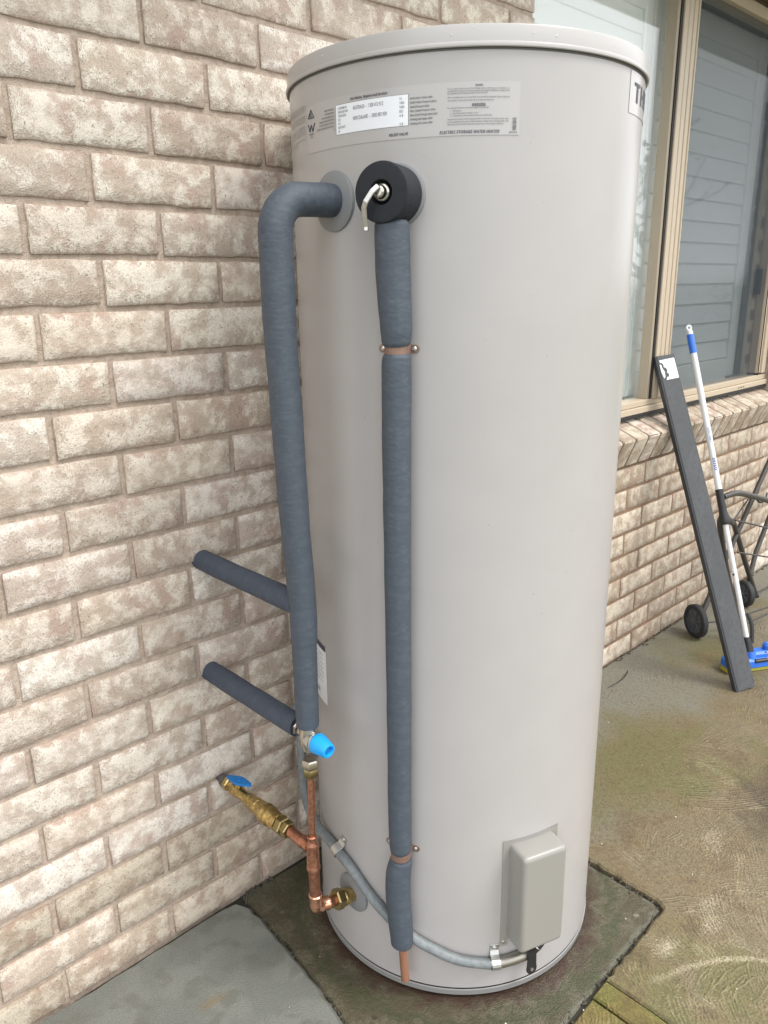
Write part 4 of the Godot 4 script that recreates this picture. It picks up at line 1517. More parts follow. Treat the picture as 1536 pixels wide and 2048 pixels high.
	put("branch_socket", lathe_mesh(Vector3(0.0313, 0.3468, 0.296), Vector3.BACK, [Vector2(0, 0.0112), Vector2(0.001, 0.0134), Vector2(0.006, 0.0138), Vector2(0.010, 0.0126), Vector2(0.026, 0.0126)], 24), M.copper, c)
	# --- isolating valve and check valve in brass
	var by := 0.3455
	var b := thing("isolating_valve", "brass isolating valve with a blue lever coming out of the brick wall", "valve", Vector3(0.03, by, 0))
	b.set_meta("origin", Vector3(0.03, by, 0))
	var bo := Vector3(0.030, by, 0)
	put("wall_nipple", lathe_mesh(bo + Vector3(0, 0, -0.02), Vector3.BACK, [Vector2(0, 0.010), Vector2(0.034, 0.010), Vector2(0.034, 0.0145), Vector2(0.042, 0.0145), Vector2(0.044, 0.010), Vector2(0.05, 0.010), Vector2(0.05, 0)], 24), M.dull_pipe, b)
	put("end_nut", hex_nut(bo + Vector3(0, 0, 0.026), Vector3.BACK, 0.014, 0.0165, 0.25), M.brass, b)
	put("valve_body", lathe_mesh(bo + Vector3(0, 0, 0.036), Vector3.BACK, [Vector2(0, 0), Vector2(0, 0.0120), Vector2(0.012, 0.0125), Vector2(0.020, 0.0145), Vector2(0.032, 0.0150), Vector2(0.042, 0.0135), Vector2(0.050, 0.0118), Vector2(0.076, 0.0118), Vector2(0.076, 0)], 28), M.brass, b)
	put("bonnet", lathe_mesh(bo + Vector3(0, 0.010, 0.072), Vector3.UP, rounded_rod(0.014, 0.0075), 18), M.brass, b)
	# lever: butterfly of two leaves
	st = begin()
	var lv := PackedVector2Array()
	for k in 28:
		var a := TAU * k / 28.0
		var rr := 0.0125 + 0.0175 * pow(absf(cos(a)), 3.0)
		lv.append(Vector2(cos(a) * rr * 1.15, sin(a) * 0.0125))
	var lb := Basis(Vector3.UP, 0.30)
	prism(st, lv, bo + Vector3(0.002, 0.0235, 0.074), lb * Vector3.BACK, lb * Vector3.RIGHT, Vector3.UP, 0.0055)
	var lever := put("lever", done(st), M.blue_lever, b)
	put("lever_screw", lathe_mesh(bo + Vector3(0.002, 0.028, 0.072), Vector3.UP, [Vector2(0, 0.0065), Vector2(0.003, 0.006), Vector2(0.0035, 0)], 14), M.blue_lever, lever)
	var ck := thing("check_valve", "polished brass check valve between the blue levered valve and the copper tee", "valve", Vector3(0.03, by, 0.112))
	ck.set_meta("origin", Vector3(0.03, by, 0.112))
	put("coupling", lathe_mesh(bo + Vector3(0, 0, 0.110), Vector3.BACK, [Vector2(0, 0), Vector2(0, 0.0135), Vector2(0.003, 0.0150), Vector2(0.009, 0.0150), Vector2(0.010, 0.0125), Vector2(0.012, 0.0125)], 28), M.brass, ck)
	put("valve_body", lathe_mesh(bo + Vector3(0, 0, 0.121), Vector3.BACK, [Vector2(0, 0.012), Vector2(0.002, 0.0145), Vector2(0.022, 0.0160), Vector2(0.050, 0.0200), Vector2(0.053, 0.0212), Vector2(0.057, 0.0212), Vector2(0.060, 0.0196), Vector2(0.064, 0.0196), Vector2(0.067, 0.0212), Vector2(0.070, 0.0212), Vector2(0.073, 0.0190), Vector2(0.098, 0.0182), Vector2(0.100, 0.015), Vector2(0.100, 0)], 32), M.brass, ck)
	put("ribs", lathe_mesh(bo + Vector3(0, 0, 0.136), Vector3.BACK, [Vector2(0, 0.0150), Vector2(0.002, 0.0170), Vector2(0.012, 0.0178), Vector2(0.014, 0.0165)], 10, true), M.brass, ck)
	put("union_nut", hex_nut(bo + Vector3(0.0004, 0.0006, 0.223), Vector3.BACK, 0.018, 0.0205, 0.5), M.brass_dull, ck)
	put("olive_nut", hex_nut(bo + Vector3(0.0006, 0.0008, 0.241), Vector3.BACK, 0.016, 0.0175, 0.2), M.brass_dull, ck)


# ---------------------------------------------------------------- relief valve and its drain
func make_relief() -> void:
	var az := -67.6
	var o := outward(az)
	var face := cyl(az, 1.5405, RT)
	var v := thing("relief_valve", "black foam covered relief valve with a bent steel lever on the tank front", "valve", face)
	v.set_meta("origin", face)
	put("backing_disc", lathe_mesh(face - o * 0.006, o, [Vector2(0, 0.0465), Vector2(0.009, 0.0465), Vector2(0.010, 0.045), Vector2(0.0102, 0)], 48), M.collar, v)
	put("foam_block", lathe_mesh(face - o * 0.004, o, [Vector2(0, 0), Vector2(0, 0.0428), Vector2(0.060, 0.0432), Vector2(0.0635, 0.0420), Vector2(0.0642, 0.039), Vector2(0.0642, 0.018), Vector2(0.056, 0.0160), Vector2(0.050, 0.015), Vector2(0.050, 0)], 56), M.black_foam, v)
	var f := face + o * 0.058
	var side := Vector3(o.z, 0, -o.x)        # to the viewer's right on the tank
	put("stem", lathe_mesh(f - o * 0.012, o, [Vector2(0, 0), Vector2(0, 0.0140), Vector2(0.010, 0.0140), Vector2(0.013, 0.0125), Vector2(0.0145, 0.010), Vector2(0.022, 0.0085), Vector2(0.024, 0.006), Vector2(0.024, 0)], 26), M.nickel, v)
	# lever: flat strip bent down from the stem
	var st := begin()
	var c0 := f + o * 0.013
	var path := [c0 + Vector3(0, 0.007, 0), c0 + side * -0.006 + Vector3(0, 0.000, 0) + o * 0.006, c0 + side * -0.016 + Vector3(0, -0.014, 0) + o * 0.008, c0 + side * -0.020 + Vector3(0, -0.022, 0) + o * 0.006, c0 + side * -0.0212 + Vector3(0, -0.034, 0) + o * 0.002, c0 + side * -0.0212 + Vector3(0, -0.050, 0) - o * 0.001]
	for i in path.size() - 1:
		var p: Vector3 = path[i]
		var q: Vector3 = path[i + 1]
		var d := (q - p).normalized()
		var wv := d.cross(o).normalized()
		var nv := wv.cross(d).normalized()
		bevel_box(st, (p + q) * 0.5, Vector3(0.0085, p.distance_to(q) + 0.003, 0.0032), 0.0011, Basis(wv, d, nv))
	var lev := put("lever", done(st), M.steel, v)
	put("lever_tip", lathe_mesh(path[-1] + Vector3(0, 0.002, 0), Vector3.DOWN, [Vector2(0, 0.0042), Vector2(0.005, 0.0044), Vector2(0.006, 0.0025), Vector2(0.003, 0.0022), Vector2(0.003, 0)], 14), M.steel, lev)
	# --- lagged drain
	var a2 := -66.5
	var R := RT + 0.0245
	var P := func(y: float, da: float = 0.0, dr: float = 0.0) -> Vector3:
		return cyl(a2 + da, y, R + dr)
	var d := thing("drain_pipe", "grey foam lagged drain pipe strapped down the tank front below the black valve", "pipe", P.call(0.056))
	d.set_meta("origin", d.position)
	put("lagging", lagging([P.call(1.503, -0.5, 0.004), P.call(1.495, -0.5, 0.004), P.call(1.47, -0.5, 0.003), P.call(1.43, -0.4, 0.003), P.call(1.385, -0.1, 0.003), P.call(1.345, 0.2, 0.002), P.call(1.326, 0.2, 0.001), P.call(1.3185, 0.2, 0.0)], [0.0235, 0.0270, 0.0278, 0.0270, 0.0262, 0.0255, 0.0240, 0.0212], 21, 8, 0.0012), M.foam, d)
	put("lagging", lagging([P.call(1.3045, 0.2), P.call(1.297, 0.2), P.call(1.275, 0.1), P.call(1.15), P.call(0.95), P.call(0.75), P.call(0.55), P.call(0.42), P.call(0.375, 0.2), P.call(0.362, 0.3)], [0.0205, 0.0232, 0.0244, 0.0240, 0.0234, 0.0228, 0.0222, 0.0222, 0.0216, 0.0195], 22, 8, 0.0010), M.foam, d)
	put("lagging", lagging([P.call(0.346, 0.3), P.call(0.336, 0.2), P.call(0.31, -0.5, 0.002), P.call(0.27, -0.7, 0.003), P.call(0.22, -0.2, 0.003), P.call(0.165, 0.5, 0.003), P.call(0.147, 0.6, 0.003), P.call(0.1435, 0.6, 0.003)], [0.0195, 0.0222, 0.0242, 0.0244, 0.0240, 0.0234, 0.0230, 0.0220], 23, 8, 0.0010), M.foam, d)
	put("pipe_core", tube_mesh([P.call(1.325, 0.2), P.call(1.30, 0.2)], 0.0172, 20), M.copper_dull, d)
	put("pipe_core", tube_mesh([P.call(0.370, 0.3), P.call(0.338, 0.3)], 0.0172, 20), M.copper_dull, d)
	put("copper_end", tube_mesh([P.call(0.15, 0.7, 0.002), P.call(0.10, 1.2, 0.003), P.call(0.054, 1.8, 0.004)], 0.0088, 20), M.copper_bright, d)
	# straps and their screws
	for y in [1.3105, 0.3535]:
		st = begin()
		var band := []
		var w := 0.0135
		var cen: Vector3 = P.call(y, 0.2)
		var oo := outward(a2 + 0.2)
		var ss := Vector3(oo.z, 0, -oo.x)
		var prof := []
		prof.append(cyl(a2 - 6.0, y, RT + 0.0012))
		prof.append(cyl(a2 - 4.0, y, RT + 0.0014))
		for k in 13:
			var a := deg_to_rad(-110.0 + 220.0 * k / 12.0)
			prof.append(cen + oo * (0.0187 * cos(a)) + ss * (0.0187 * sin(a)))
		prof.append(cyl(a2 + 3.0, y, RT + 0.0014))
		prof.append(cyl(a2 + 4.4, y, RT + 0.0012))
		for i in prof.size() - 1:
			var p: Vector3 = prof[i]
			var q: Vector3 = prof[i + 1]
			var mid := (p + q) * 0.5
			var dd := (q - p).normalized()
			var nn := dd.cross(Vector3.UP)
			bevel_box(st, mid, Vector3(p.distance_to(q) + 0.0006, w, 0.0012), 0.0003, Basis(dd, Vector3.UP, nn))
		for s in [-6.0, 4.4]:
			lathe(st, cyl(a2 + s, y, RT + 0.0006), outward(a2 + s), [Vector2(0, 0), Vector2(0, w * 0.5), Vector2(0.0012, w * 0.5), Vector2(0.0013, 0)], 20)
		var strap := put("strap", done(st), M.copper_dull, d)
		for s in [-5.8, 4.1]:
			var sp := cyl(a2 + s, y + 0.0004, RT + 0.0018)
			put("screw", lathe_mesh(sp, outward(a2 + s), [Vector2(0, 0.0045), Vector2(0.0012, 0.0043), Vector2(0.0024, 0.0030), Vector2(0.0027, 0.0017), Vector2(0.0018, 0.0015), Vector2(0.0018, 0)], 16), M.zinc, strap)


# ---------------------------------------------------------------- conduit
func make_conduit() -> void:
	var RC := RT + 0.0115
	var path := [Vector3(0.258, 0.455, -0.03), Vector3(0.243, 0.405, 0.018), Vector3(0.213, 0.333, 0.062), Vector3(0.173, 0.288, 0.122), Vector3(0.146, 0.267, 0.195), cyl(-101.0, 0.266, RC), cyl(-96.0, 0.262, RC), cyl(-89.3, 0.250, RC), cyl(-80.9, 0.215, RC), cyl(-72.4, 0.180, RC), cyl(-63.8, 0.150, RC), cyl(-54.8, 0.127, RC), cyl(-46.0, 0.107, RC), cyl(-35.3, 0.0935, RC)]
	var t := thing("electrical_conduit", "grey flexible electrical conduit curving round the tank foot to the element cover", "conduit", cyl(-60.0, 0.14, RC))
	t.set_meta("origin", t.position)
	put("conduit", tube_mesh(smooth_path(path, 7), 0.0104, 20), M.conduit, t)
	var p2 := [cyl(-35.3, 0.0935, RC), cyl(-31.8, 0.0930, RC), cyl(-26.0, 0.0945, RC), cyl(-20.8, 0.0965, RC)]
	put("metal_sleeve", tube_mesh(smooth_path(p2, 6), 0.0112, 20), M.dull_steel, t)
	put("black_tail", tube_mesh(smooth_path([cyl(-21.2, 0.0963, RC), cyl(-18.0, 0.101, RC), cyl(-15.2, 0.113, RC), cyl(-14.0, 0.135, RC)], 6), 0.0095, 16), M.black_plastic, t)
	put("tail_ring", tube_mesh([cyl(-17.2, 0.104, RC), cyl(-16.9, 0.1055, RC)], 0.0106, 16), M.zinc, t)
	# black lug hanging from the cover
	var st := begin()
	var o := outward(-19.6)
	var s := Vector3(o.z, 0, -o.x)
	var lug := PackedVector2Array([Vector2(-0.009, 0.045), Vector2(0.009, 0.045), Vector2(0.010, 0.010), Vector2(0.0115, -0.002)])
	for k in 9:
		var a := deg_to_rad(0.0 - 180.0 * k / 8.0)
		lug.append(Vector2(0.0115 * cos(a), -0.004 + 0.0115 * sin(a)))
	lug.append(Vector2(-0.0100, 0.010))
	prism(st, lug, cyl(-20.6, 0.074, RC + 0.0125), s, Vector3.UP, o, 0.004)
	var lg := put("lug", done(st), M.black_plastic, t)
	put("lug_screw", lathe_mesh(cyl(-20.6, 0.070, RC + 0.016), o, [Vector2(0, 0.0042), Vector2(0.0016, 0.0040), Vector2(0.002, 0.002), Vector2(0.001, 0)], 14), M.zinc, lg)
	# saddles
	var lab := ["zinc saddle clip holding the grey conduit behind the copper riser", "bright zinc saddle clip holding the conduit left of the element cover"]
	for k in 2:
		var az: float = [-97.4, -33.4][k]
		var y: float = [0.2640, 0.0932][k]
		var oo := outward(az)
		var tt := Vector3(oo.z, 0, -oo.x)
		var tang: Vector3 = (cyl(az + 3.0, [0.2575, 0.0930][k], RC) - cyl(az - 3.0, [0.2700, 0.0940][k], RC)).normalized()
		var upv := oo.cross(tang).normalized()
		if upv.y < 0.0:
			upv = -upv
		var cen := cyl(az, y, RC)
		var sd := thing("saddle_clip", lab[k], "clip", cen, "conduit saddle clips on the tank")
		sd.set_meta("origin", cen)
		st = begin()
		var prof := [cen - oo * 0.0103 + upv * 0.036, cen - oo * 0.0100 + upv * 0.023, cen - oo * 0.006 + upv * 0.0145]
		for i in 11:
			var a := deg_to_rad(70.0 - 200.0 * i / 10.0)
			prof.append(cen + oo * (0.0119 * cos(a)) + upv * (0.0119 * sin(a)))
		for i in prof.size() - 1:
			var p: Vector3 = prof[i]
			var q: Vector3 = prof[i + 1]
			var dd := (q - p).normalized()
			bevel_box(st, (p + q) * 0.5, Vector3(0.0185, p.distance_to(q) + 0.0008, 0.0016), 0.0004, Basis(tang, dd, tang.cross(dd)))
		put("band", done(st), M.zinc, sd)
		put("screw", lathe_mesh(cen - oo * 0.0094 + upv * 0.029, oo, [Vector2(0, 0.0048), Vector2(0.002, 0.0046), Vector2(0.003, 0.003), Vector2(0.0034, 0)], 16), M.zinc, sd)


# ---------------------------------------------------------------- loose things on the patio
func make_plank() -> void:
	var pb := Vector3(1.893, 0.006, 0.447)
	var pt := Vector3(2.0014, 1.1457, -0.024)
	var d := (pt - pb).normalized()
	var wv := Vector3(0.9, 0, 0.44).normalized()
	wv = (wv - d * wv.dot(d)).normalized()
	var n := wv.cross(d).normalized()
	if n.z < 0.0:
		n = -n
	var t := thing("metal_plank", "dark grey folded metal plank leaning on the window with a torn white sticker", "plank", pb)
	t.set_meta("origin", pb)
	var l := pb.distance_to(pt)
	var bb := Basis(wv, d, n)
	var st := begin()
	bevel_box(st, pb + d * (l * 0.5) + n * 0.004, Vector3(0.082, l, 0.006), 0.0015, bb)
	put("face", done(st), M.plank, t)
	st = begin()
	bevel_box(st, pb + d * (l * 0.5) - wv * 0.0425 - n * 0.003, Vector3(0.0055, l, 0.020), 0.001, bb)
	bevel_box(st, pb + d * (l * 0.5) - wv * 0.0372 + n * 0.0078, Vector3(0.0050, l - 0.002, 0.0016), 0.0006, bb)
	put("fold", done(st), M.plank_edge, t)
	# sticker with a torn left side
	st = begin()
	var poly := PackedVector2Array([Vector2(-0.020, 0.0), Vector2(0.035, 0.002), Vector2(0.034, 0.078), Vector2(-0.032, 0.075), Vector2(-0.031, 0.066), Vector2(-0.022, 0.064), Vector2(-0.017, 0.054), Vector2(-0.020, 0.049), Vector2(-0.010, 0.044), Vector2(-0.006, 0.034), Vector2(-0.011, 0.029), Vector2(-0.003, 0.020), Vector2(-0.006, 0.010), Vector2(-0.014, 0.011)])
	prism(st, poly, pb + d * (l - 0.092) + n * 0.0072, wv, d, n, 0.0006)
	prism(st, PackedVector2Array([Vector2(-0.034, 0.060), Vector2(-0.028, 0.058), Vector2(-0.027, 0.046), Vector2(-0.020, 0.030), Vector2(-0.022, 0.012), Vector2(-0.028, 0.006), Vector2(-0.034, 0.030)]), pb + d * (l - 0.092) + n * 0.0072, wv, d, n, 0.0006)
	put("sticker", done(st), M.white_label, t)

func make_mop() -> void:
	var B := Vector3(2.06, 0.09, 0.38)
	var T := Vector3(2.1691, 1.2513, -0.024)
	var at := func(s: float) -> Vector3: return B + (T - B) * s
	var d := (T - B).normalized()
	var l := B.distance_to(T)
	var t := thing("sponge_mop", "white handled sponge mop with blue grip and head leaning on the window", "mop", Vector3(2.06, 0, 0.39))
	t.set_meta("origin", Vector3(2.06, 0, 0.39))
	put("lower_handle", lathe_mesh(at.call(0.02), d, rounded_rod(l * 0.38, 0.0096), 20), M.white_plastic, t)
	put("upper_handle", lathe_mesh(at.call(0.46), d, rounded_rod(l * 0.46, 0.0115), 20), M.white_plastic, t)
	put("grip", lathe_mesh(at.call(0.908), d, rounded_rod(l * 0.060, 0.0128, 0.002), 20), M.blue_plastic, t)
	# hanging tip with an eye
	var st := begin()
	lathe(st, at.call(0.966), d, [Vector2(0, 0), Vector2(0, 0.0118), Vector2(0.012, 0.0115), Vector2(0.018, 0.0095), Vector2(0.018, 0)], 20)
	var tip: Vector3 = at.call(0.966) + d * 0.027
	var fwd := Vector3(-0.72, 0.1, 0.69).normalized()
	var sx := d.cross(fwd).normalized()
	var ring := []
	for k in 17:
		var a := TAU * k / 16.0
		ring.append(tip + sx * (0.0075 * cos(a)) + d * (0.0085 * sin(a)))
	var rr := []
	for k in 17:
		rr.append(0.0042)
	tube(st, ring, rr, 10, false)
	put("hanging_eye", done(st), M.white_plastic, t)
	# adjusting collar, flared at the foot
	put("collar", lathe_mesh(at.call(0.378), d, [Vector2(0, 0), Vector2(0, 0.020), Vector2(0.006, 0.0225), Vector2(0.020, 0.0215), Vector2(0.040, 0.0160), Vector2(0.055, 0.0145), Vector2(0.132, 0.0140), Vector2(0.134, 0.012), Vector2(0.134, 0)], 24), M.black_plastic, t)
	put("detent", lathe_mesh(at.call(0.225) - sx * 0.006 + fwd * 0.004, fwd, rounded_rod(0.005, 0.0045), 12), M.black_plastic, t)
	# lettering up the handle
	st = begin()
	write_along(st, "Oates", at.call(0.545), d, fwd, 0.0125, 0.0119, true)
	write_along(st, "clean best!", at.call(0.632), d, fwd, 0.0085, 0.0119, false)
	put("handle_print", done(st), M.blue_ink, t)
	# socket and head
	put("socket", lathe_mesh(at.call(-0.016), d, [Vector2(0, 0), Vector2(0, 0.0165), Vector2(0.040, 0.0150), Vector2(0.058, 0.0135), Vector2(0.058, 0)], 22), M.black_plastic, t)
	var hx := Vector3(0.86, 0, 0.51).normalized()
	var hz := Vector3(-0.51, 0, 0.86).normalized()
	var hc := Vector3(2.085, 0.030, 0.402)
	var hb := Basis(hx, Vector3.UP, hz)
	put("sponge", box_mesh(hc + Vector3(0, -0.018, 0), Vector3(0.262, 0.022, 0.052), 0.006, hb), M.sponge, t)
	st = begin()
	bevel_box(st, hc + Vector3(0, 0.006, 0), Vector3(0.258, 0.040, 0.066), 0.008, hb)
	bevel_box(st, hc + Vector3(0, 0.032, 0) + hx * 0.030, Vector3(0.120, 0.030, 0.046), 0.008, hb)
	put("head", done(st), M.blue_plastic, t)
	st = begin()
	lathe(st, Vector3(2.058, 0.042, 0.395), Vector3(0.02, 1, -0.15), [Vector2(0, 0), Vector2(0, 0.023), Vector2(0.02, 0.021), Vector2(0.036, 0.018), Vector2(0.036, 0)], 22)
	bevel_box(st, hc + Vector3(0, 0.056, 0) + hx * 0.075, Vector3(0.09, 0.030, 0.034), 0.008, hb)
	put("head_pivot", done(st), M.blue_plastic, t)
	st = begin()
	bevel_box(st, Vector3(2.072, 0.060, 0.412), Vector3(0.080, 0.016, 0.012), 0.004, hb * Basis(Vector3(0, 0, 1), 0.25))
	bevel_box(st, Vector3(2.072, 0.048, 0.426), Vector3(0.060, 0.014, 0.020), 0.004, hb)
	put("clip", done(st), M.black_plastic, t)
	# squeezing lever beside the handle
	put("squeeze_lever", tube_mesh(smooth_path([at.call(0.10) - sx * -0.020 + fwd * -0.004, at.call(0.075) + sx * 0.026, at.call(0.045) + sx * 0.024, at.call(0.01) + sx * 0.014], 6), 0.0075, 12), M.black_plastic, t)

func write_along(st: SurfaceTool, words: String, o: Vector3, d: Vector3, fwd: Vector3, cap: float, r: float, bold: bool) -> void:
	# lettering that runs up a round bar
	var g := glyphs(words, bold)
	var f := (fwd - d * fwd.dot(d)).normalized()
	var s := d.cross(f).normalized()
	var lo := 1e9
	for p in g:
		lo = minf(lo, p.x)
	for i in range(0, g.size(), 3):
		var p := []
		var n := []
		for k in 3:
			var q: Vector2 = g[i + k]
			var a := (q.y - 0.5) * cap / r
			var nn := f * cos(a) + s * sin(a)
			p.append(o + d * ((q.x - lo) * cap) + nn * r)
			n.append(nn)
		tri(st, p[0], p[1], p[2], n[0], n[1], n[2])

func make_trolley() -> void:
	var at := Vector3(2.45, 0, 0.14)
	var t := thing("laundry_trolley", "black tube framed folding laundry trolley on two wheels behind the mop", "trolley", at)
	t.set_meta("origin", at)
	var nrm := Vector3(0.87, 0, 0.50).normalized()
	for c in [Vector3(2.192, 0.070, 0.118), Vector3(2.648, 0.060, 0.128)]:
		var k: float = c.y / 0.070
		var st := begin()
		lathe(st, c - nrm * 0.013, nrm, [Vector2(0, 0.052 * k), Vector2(0, 0.064 * k), Vector2(0.004, 0.069 * k), Vector2(0.013, 0.070 * k), Vector2(0.022, 0.069 * k), Vector2(0.026, 0.064 * k), Vector2(0.026, 0.052 * k)], 40)
		var w := put("wheel", done(st), M.tyre, t)
		st = begin()
		lathe(st, c - nrm * 0.010, nrm, [Vector2(0, 0.052 * k), Vector2(0.020, 0.052 * k)], 40)
		lathe(st, c - nrm * 0.015, nrm, rounded_rod(0.030, 0.013 * k, 0.002), 20)
		lathe(st, c - nrm * 0.004, nrm, [Vector2(0, 0), Vector2(0, 0.052 * k), Vector2(0.003, 0.052 * k), Vector2(0.003, 0)], 32)
		var u := Vector3.UP
		var v := nrm.cross(u)
		for q in 6:
			var a := TAU * q / 6.0 + 0.2
			var e := u * cos(a) + v * sin(a)
			bevel_box(st, c + e * 0.032 * k, Vector3(0.009, 0.044 * k, 0.018), 0.002, Basis(e.cross(nrm).normalized(), e, nrm))
		put("rim", done(st), M.hub, w)
	put("long_tube", tube_mesh([Vector3(2.192, 0.070, 0.130), Vector3(2.300, 0.190, 0.128), Vector3(2.726, 0.637, 0.128), Vector3(2.95, 0.872, 0.128)], 0.0105, 14), M.dark_frame, t)
	put("long_tube", tube_mesh([Vector3(2.648, 0.060, 0.132), Vector3(2.80, 0.21, 0.10), Vector3(3.30, 0.78, 0.08)], 0.0105, 14), M.dark_frame, t)
	put("handle_bar", tube_mesh(smooth_path([Vector3(2.120, 0.625, 0.200), Vector3(2.200, 0.622, 0.200), Vector3(2.300, 0.604, 0.195), Vector3(2.52, 0.54, 0.185), Vector3(2.80, 0.455, 0.170), Vector3(3.05, 0.40, 0.16)], 7), 0.0115, 14), M.dark_frame, t)
	put("leg", tube_mesh(smooth_path([Vector3(2.150, 0.548, 0.205), Vector3(2.235, 0.500, 0.195), Vector3(2.430, 0.432, 0.132), Vector3(2.62, 0.205, 0.130), Vector3(2.787, 0.006, 0.131)], 7), 0.0112, 14), M.dark_frame, t)
	put("leg", tube_mesh(smooth_path([Vector3(2.140, 0.560, 0.205), Vector3(2.105, 0.535, 0.205), Vector3(2.118, 0.470, 0.212), Vector3(2.170, 0.337, 0.222), Vector3(2.235, 0.180, 0.240), Vector3(2.30, 0.006, 0.262)], 7), 0.0112, 14), M.dark_frame, t)
	put("foot_cap", lathe_mesh(Vector3(2.773, 0.023, 0.131), Vector3(0.64, -0.76, 0), rounded_rod(0.026, 0.0135, 0.003), 14), M.black_plastic, t)
	for wv in [[Vector3(2.258, 0.505, 0.20), Vector3(2.622, 0.389, 0.20), Vector3(2.95, 0.285, 0.20)], [Vector3(2.300, 0.362, 0.21), Vector3(2.668, 0.246, 0.20), Vector3(2.95, 0.155, 0.20)], [Vector3(2.24, 0.505, 0.20), Vector3(2.505, 0.545, 0.155)], [Vector3(2.205, 0.062, 0.14), Vector3(2.34, 0.055, 0.20), Vector3(2.9, 0.05, 0.33)], [Vector3(2.78, 0.03, 0.135), Vector3(3.05, 0.012, 0.14)], [Vector3(2.20, 0.055, 0.245), Vector3(2.55, 0.046, 0.28)]]:
		put("wire", tube_mesh(wv, 0.0035, 8), M.dark_frame, t)
	put("wire_hook", tube_mesh(smooth_path([Vector3(2.56, 0.535, 0.15), Vector3(2.60, 0.50, 0.16), Vector3(2.66, 0.50, 0.16), Vector3(2.70, 0.52, 0.15)], 5), 0.004, 8), M.dark_frame, t)

func make_litter() -> void:
	var p := [Vector3(1.556, 0.007, 0.098), Vector3(1.60, 0.010, 0.104), Vector3(1.645, 0.014, 0.106), Vector3(1.680, 0.018, 0.101), Vector3(1.706, 0.014, 0.090)]
	var st := begin()
	var pts := smooth_path(p, 5)
	var r := []
	for i in pts.size():
		r.append(lerpf(0.0009, 0.0026, sst(0, 1, float(i) / pts.size())))
	tube(st, pts, r, 8)
	var o := put("twig", done(st), M.twig, self)
	o.set_meta("label", "thin dark curved twig lying on the grey concrete near the wall")
	o.set_meta("category", "twig")


# ---------------------------------------------------------------- what the glass mirrors
func make_tree(at: Vector3, h: float, seed_: int, leafy: float, label: String) -> void:
	var t := thing("garden_tree", label, "tree", at, "trees mirrored in the window")
	var r := RandomNumberGenerator.new()
	r.seed = seed_
	var st := begin()
	var lf := begin()
	var tips := []
	var stack := [[Vector3.ZERO, Vector3(r.randfn(0, 0.06), 1, r.randfn(0, 0.06)).normalized(), h * 0.30, h * 0.024, 0]]
	while stack.size() > 0:
		var b: Array = stack.pop_back()
		var p: Vector3 = b[0]
		var d: Vector3 = b[1]
		var pts := [p]
		var rad := [b[3]]
		for k in 3:
			d = (d + Vector3(r.randfn(0, 0.13), r.randfn(0.03, 0.08), r.randfn(0, 0.13))).normalized()
			p = p + d * (b[2] / 3.0)
			pts.append(p)
			rad.append(b[3] * (1.0 - 0.13 * (k + 1)))
		tube(st, pts, rad, 6 if b[4] < 2 else 4, false)
		if b[4] < 5:
			var n := 3 if b[4] < 2 else 2
			for k in n:
				var nd := (d + Vector3(r.randfn(0, 0.55), r.randfn(0.12, 0.3), r.randfn(0, 0.55))).normalized()
				stack.append([p, nd, b[2] * r.randf_range(0.66, 0.86), b[3] * 0.60, b[4] + 1])
		if b[4] >= 3:
			for q in pts:
				tips.append(q)
	put("trunk", st.commit(), M.bark, t)
	for q in tips:
		for k in int(leafy * 6.0):
			var c: Vector3 = q + Vector3(r.randfn(0, 0.16), r.randfn(0, 0.16), r.randfn(0, 0.16))
			var s := r.randf_range(0.03, 0.07)
			var bs := Basis(Vector3(r.randfn(), r.randfn(), r.randfn()).normalized(), r.randf() * TAU)
			quad(lf, c - bs.x * s, c + bs.y * s * 0.5, c + bs.x * s, c - bs.y * s * 0.5, bs.z)
	if leafy > 0.1:
		put("crown", lf.commit(), M.foliage, t)

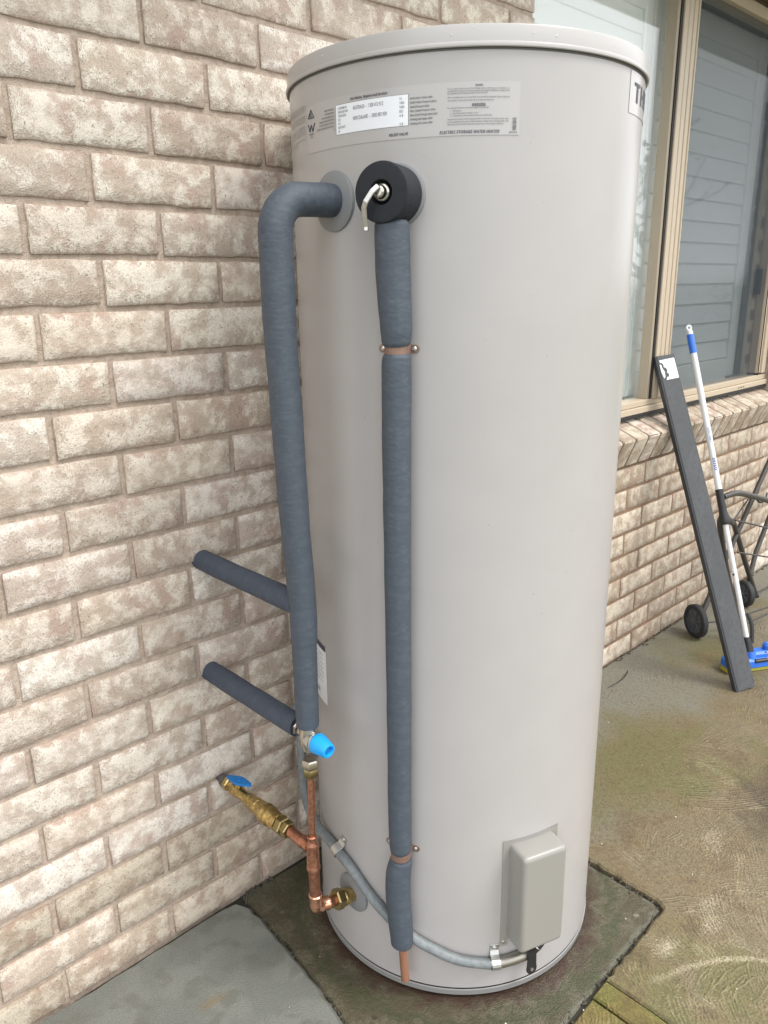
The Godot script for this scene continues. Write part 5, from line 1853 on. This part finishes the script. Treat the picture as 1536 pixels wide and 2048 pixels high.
func make_surroundings() -> void:
	make_tree(Vector3(12.0, -0.08, 6.6), 4.6, 5, 0.5, "leafy garden tree mirrored at the top left of the window glass")
	make_tree(Vector3(15.0, -0.08, 6.6), 4.8, 8, 0.12, "nearly bare garden tree mirrored beside the window mullion")
	make_tree(Vector3(16.0, -0.08, 10.4), 5.0, 14, 0.35, "rounded garden tree mirrored behind the bare tree")
	var st := begin()
	var r := RandomNumberGenerator.new()
	r.seed = 31
	for k in 9000:
		var a := r.randf()
		var c := Vector3(lerpf(12.0, 21.0, a) + r.randfn(0, 0.5), r.randf() * (1.1 + 0.4 * sin(a * 17.0)), lerpf(14.0, 4.0, a) + r.randfn(0, 0.5))
		var s := r.randf_range(0.05, 0.11)
		var bs := Basis(Vector3(r.randfn(), r.randfn(), r.randfn()).normalized(), r.randf() * TAU)
		quad(st, c - bs.x * s, c + bs.y * s * 0.5, c + bs.x * s, c - bs.y * s * 0.5, bs.z)
	var o := put("added_hedge", st.commit(), M.foliage, self)  # unseen leafy row, added only for the glass to mirror
	o.set_meta("kind", "stuff")
	o.set_meta("label", "low green hedgerow, unseen, added for the lower window glass to mirror")
	o.set_meta("category", "added_hedge")


# ----------------------------------------------------------------
func _ready() -> void:
	# camera
	var cam := Camera3D.new()
	cam.name = "camera"
	cam.position = Vector3(-0.7391, 1.4108, 1.3598)
	cam.rotation = Vector3(-0.2858, -0.7589, -0.0136)
	cam.fov = 66.883
	cam.near = 0.03
	cam.far = 400.0
	add_child(cam)
	cam.current = true
	# overcast sky
	var sky_m := ProceduralSkyMaterial.new()
	sky_m.sky_top_color = Color(0.955, 0.965, 0.975)
	sky_m.sky_horizon_color = Color(0.845, 0.855, 0.865)
	sky_m.ground_horizon_color = Color(0.55, 0.55, 0.52)
	sky_m.ground_bottom_color = Color(0.35, 0.35, 0.32)
	sky_m.sky_curve = 0.15
	sky_m.sun_angle_max = 0.0
	var sky := Sky.new()
	sky.sky_material = sky_m
	var env := Environment.new()
	env.background_mode = Environment.BG_SKY
	env.sky = sky
	env.background_energy_multiplier = 1.0
	env.tonemap_mode = Environment.TONE_MAPPER_LINEAR
	env.tonemap_exposure = 2.55
	env.sdfgi_enabled = true
	env.ssao_enabled = true
	env.ssil_enabled = true
	var we := WorldEnvironment.new()
	we.name = "world"
	we.environment = env
	add_child(we)
	var sun := DirectionalLight3D.new()
	sun.name = "sun"
	sun.light_energy = 0.35
	sun.light_color = Color(1.0, 0.985, 0.96)
	sun.light_angular_distance = 24.0
	sun.shadow_enabled = true
	sun.look_at_from_position(Vector3.ZERO, Vector3(-0.25, -0.85, -0.55))
	add_child(sun)

	make_materials()
	M.copper_elbow = mat(lin(0.86, 0.45, 0.30), 0.24, 1.0)
	M.dull_pipe = mat(lin(0.16, 0.15, 0.15), 0.45, 0.7)
	M.dull_steel = mat(lin(0.36, 0.34, 0.30), 0.42, 0.9)

	make_ground()
	make_house()
	make_heater()
	make_pipes()
	make_relief()
	make_conduit()
	make_plank()
	make_mop()
	make_trolley()
	make_litter()
	make_surroundings()
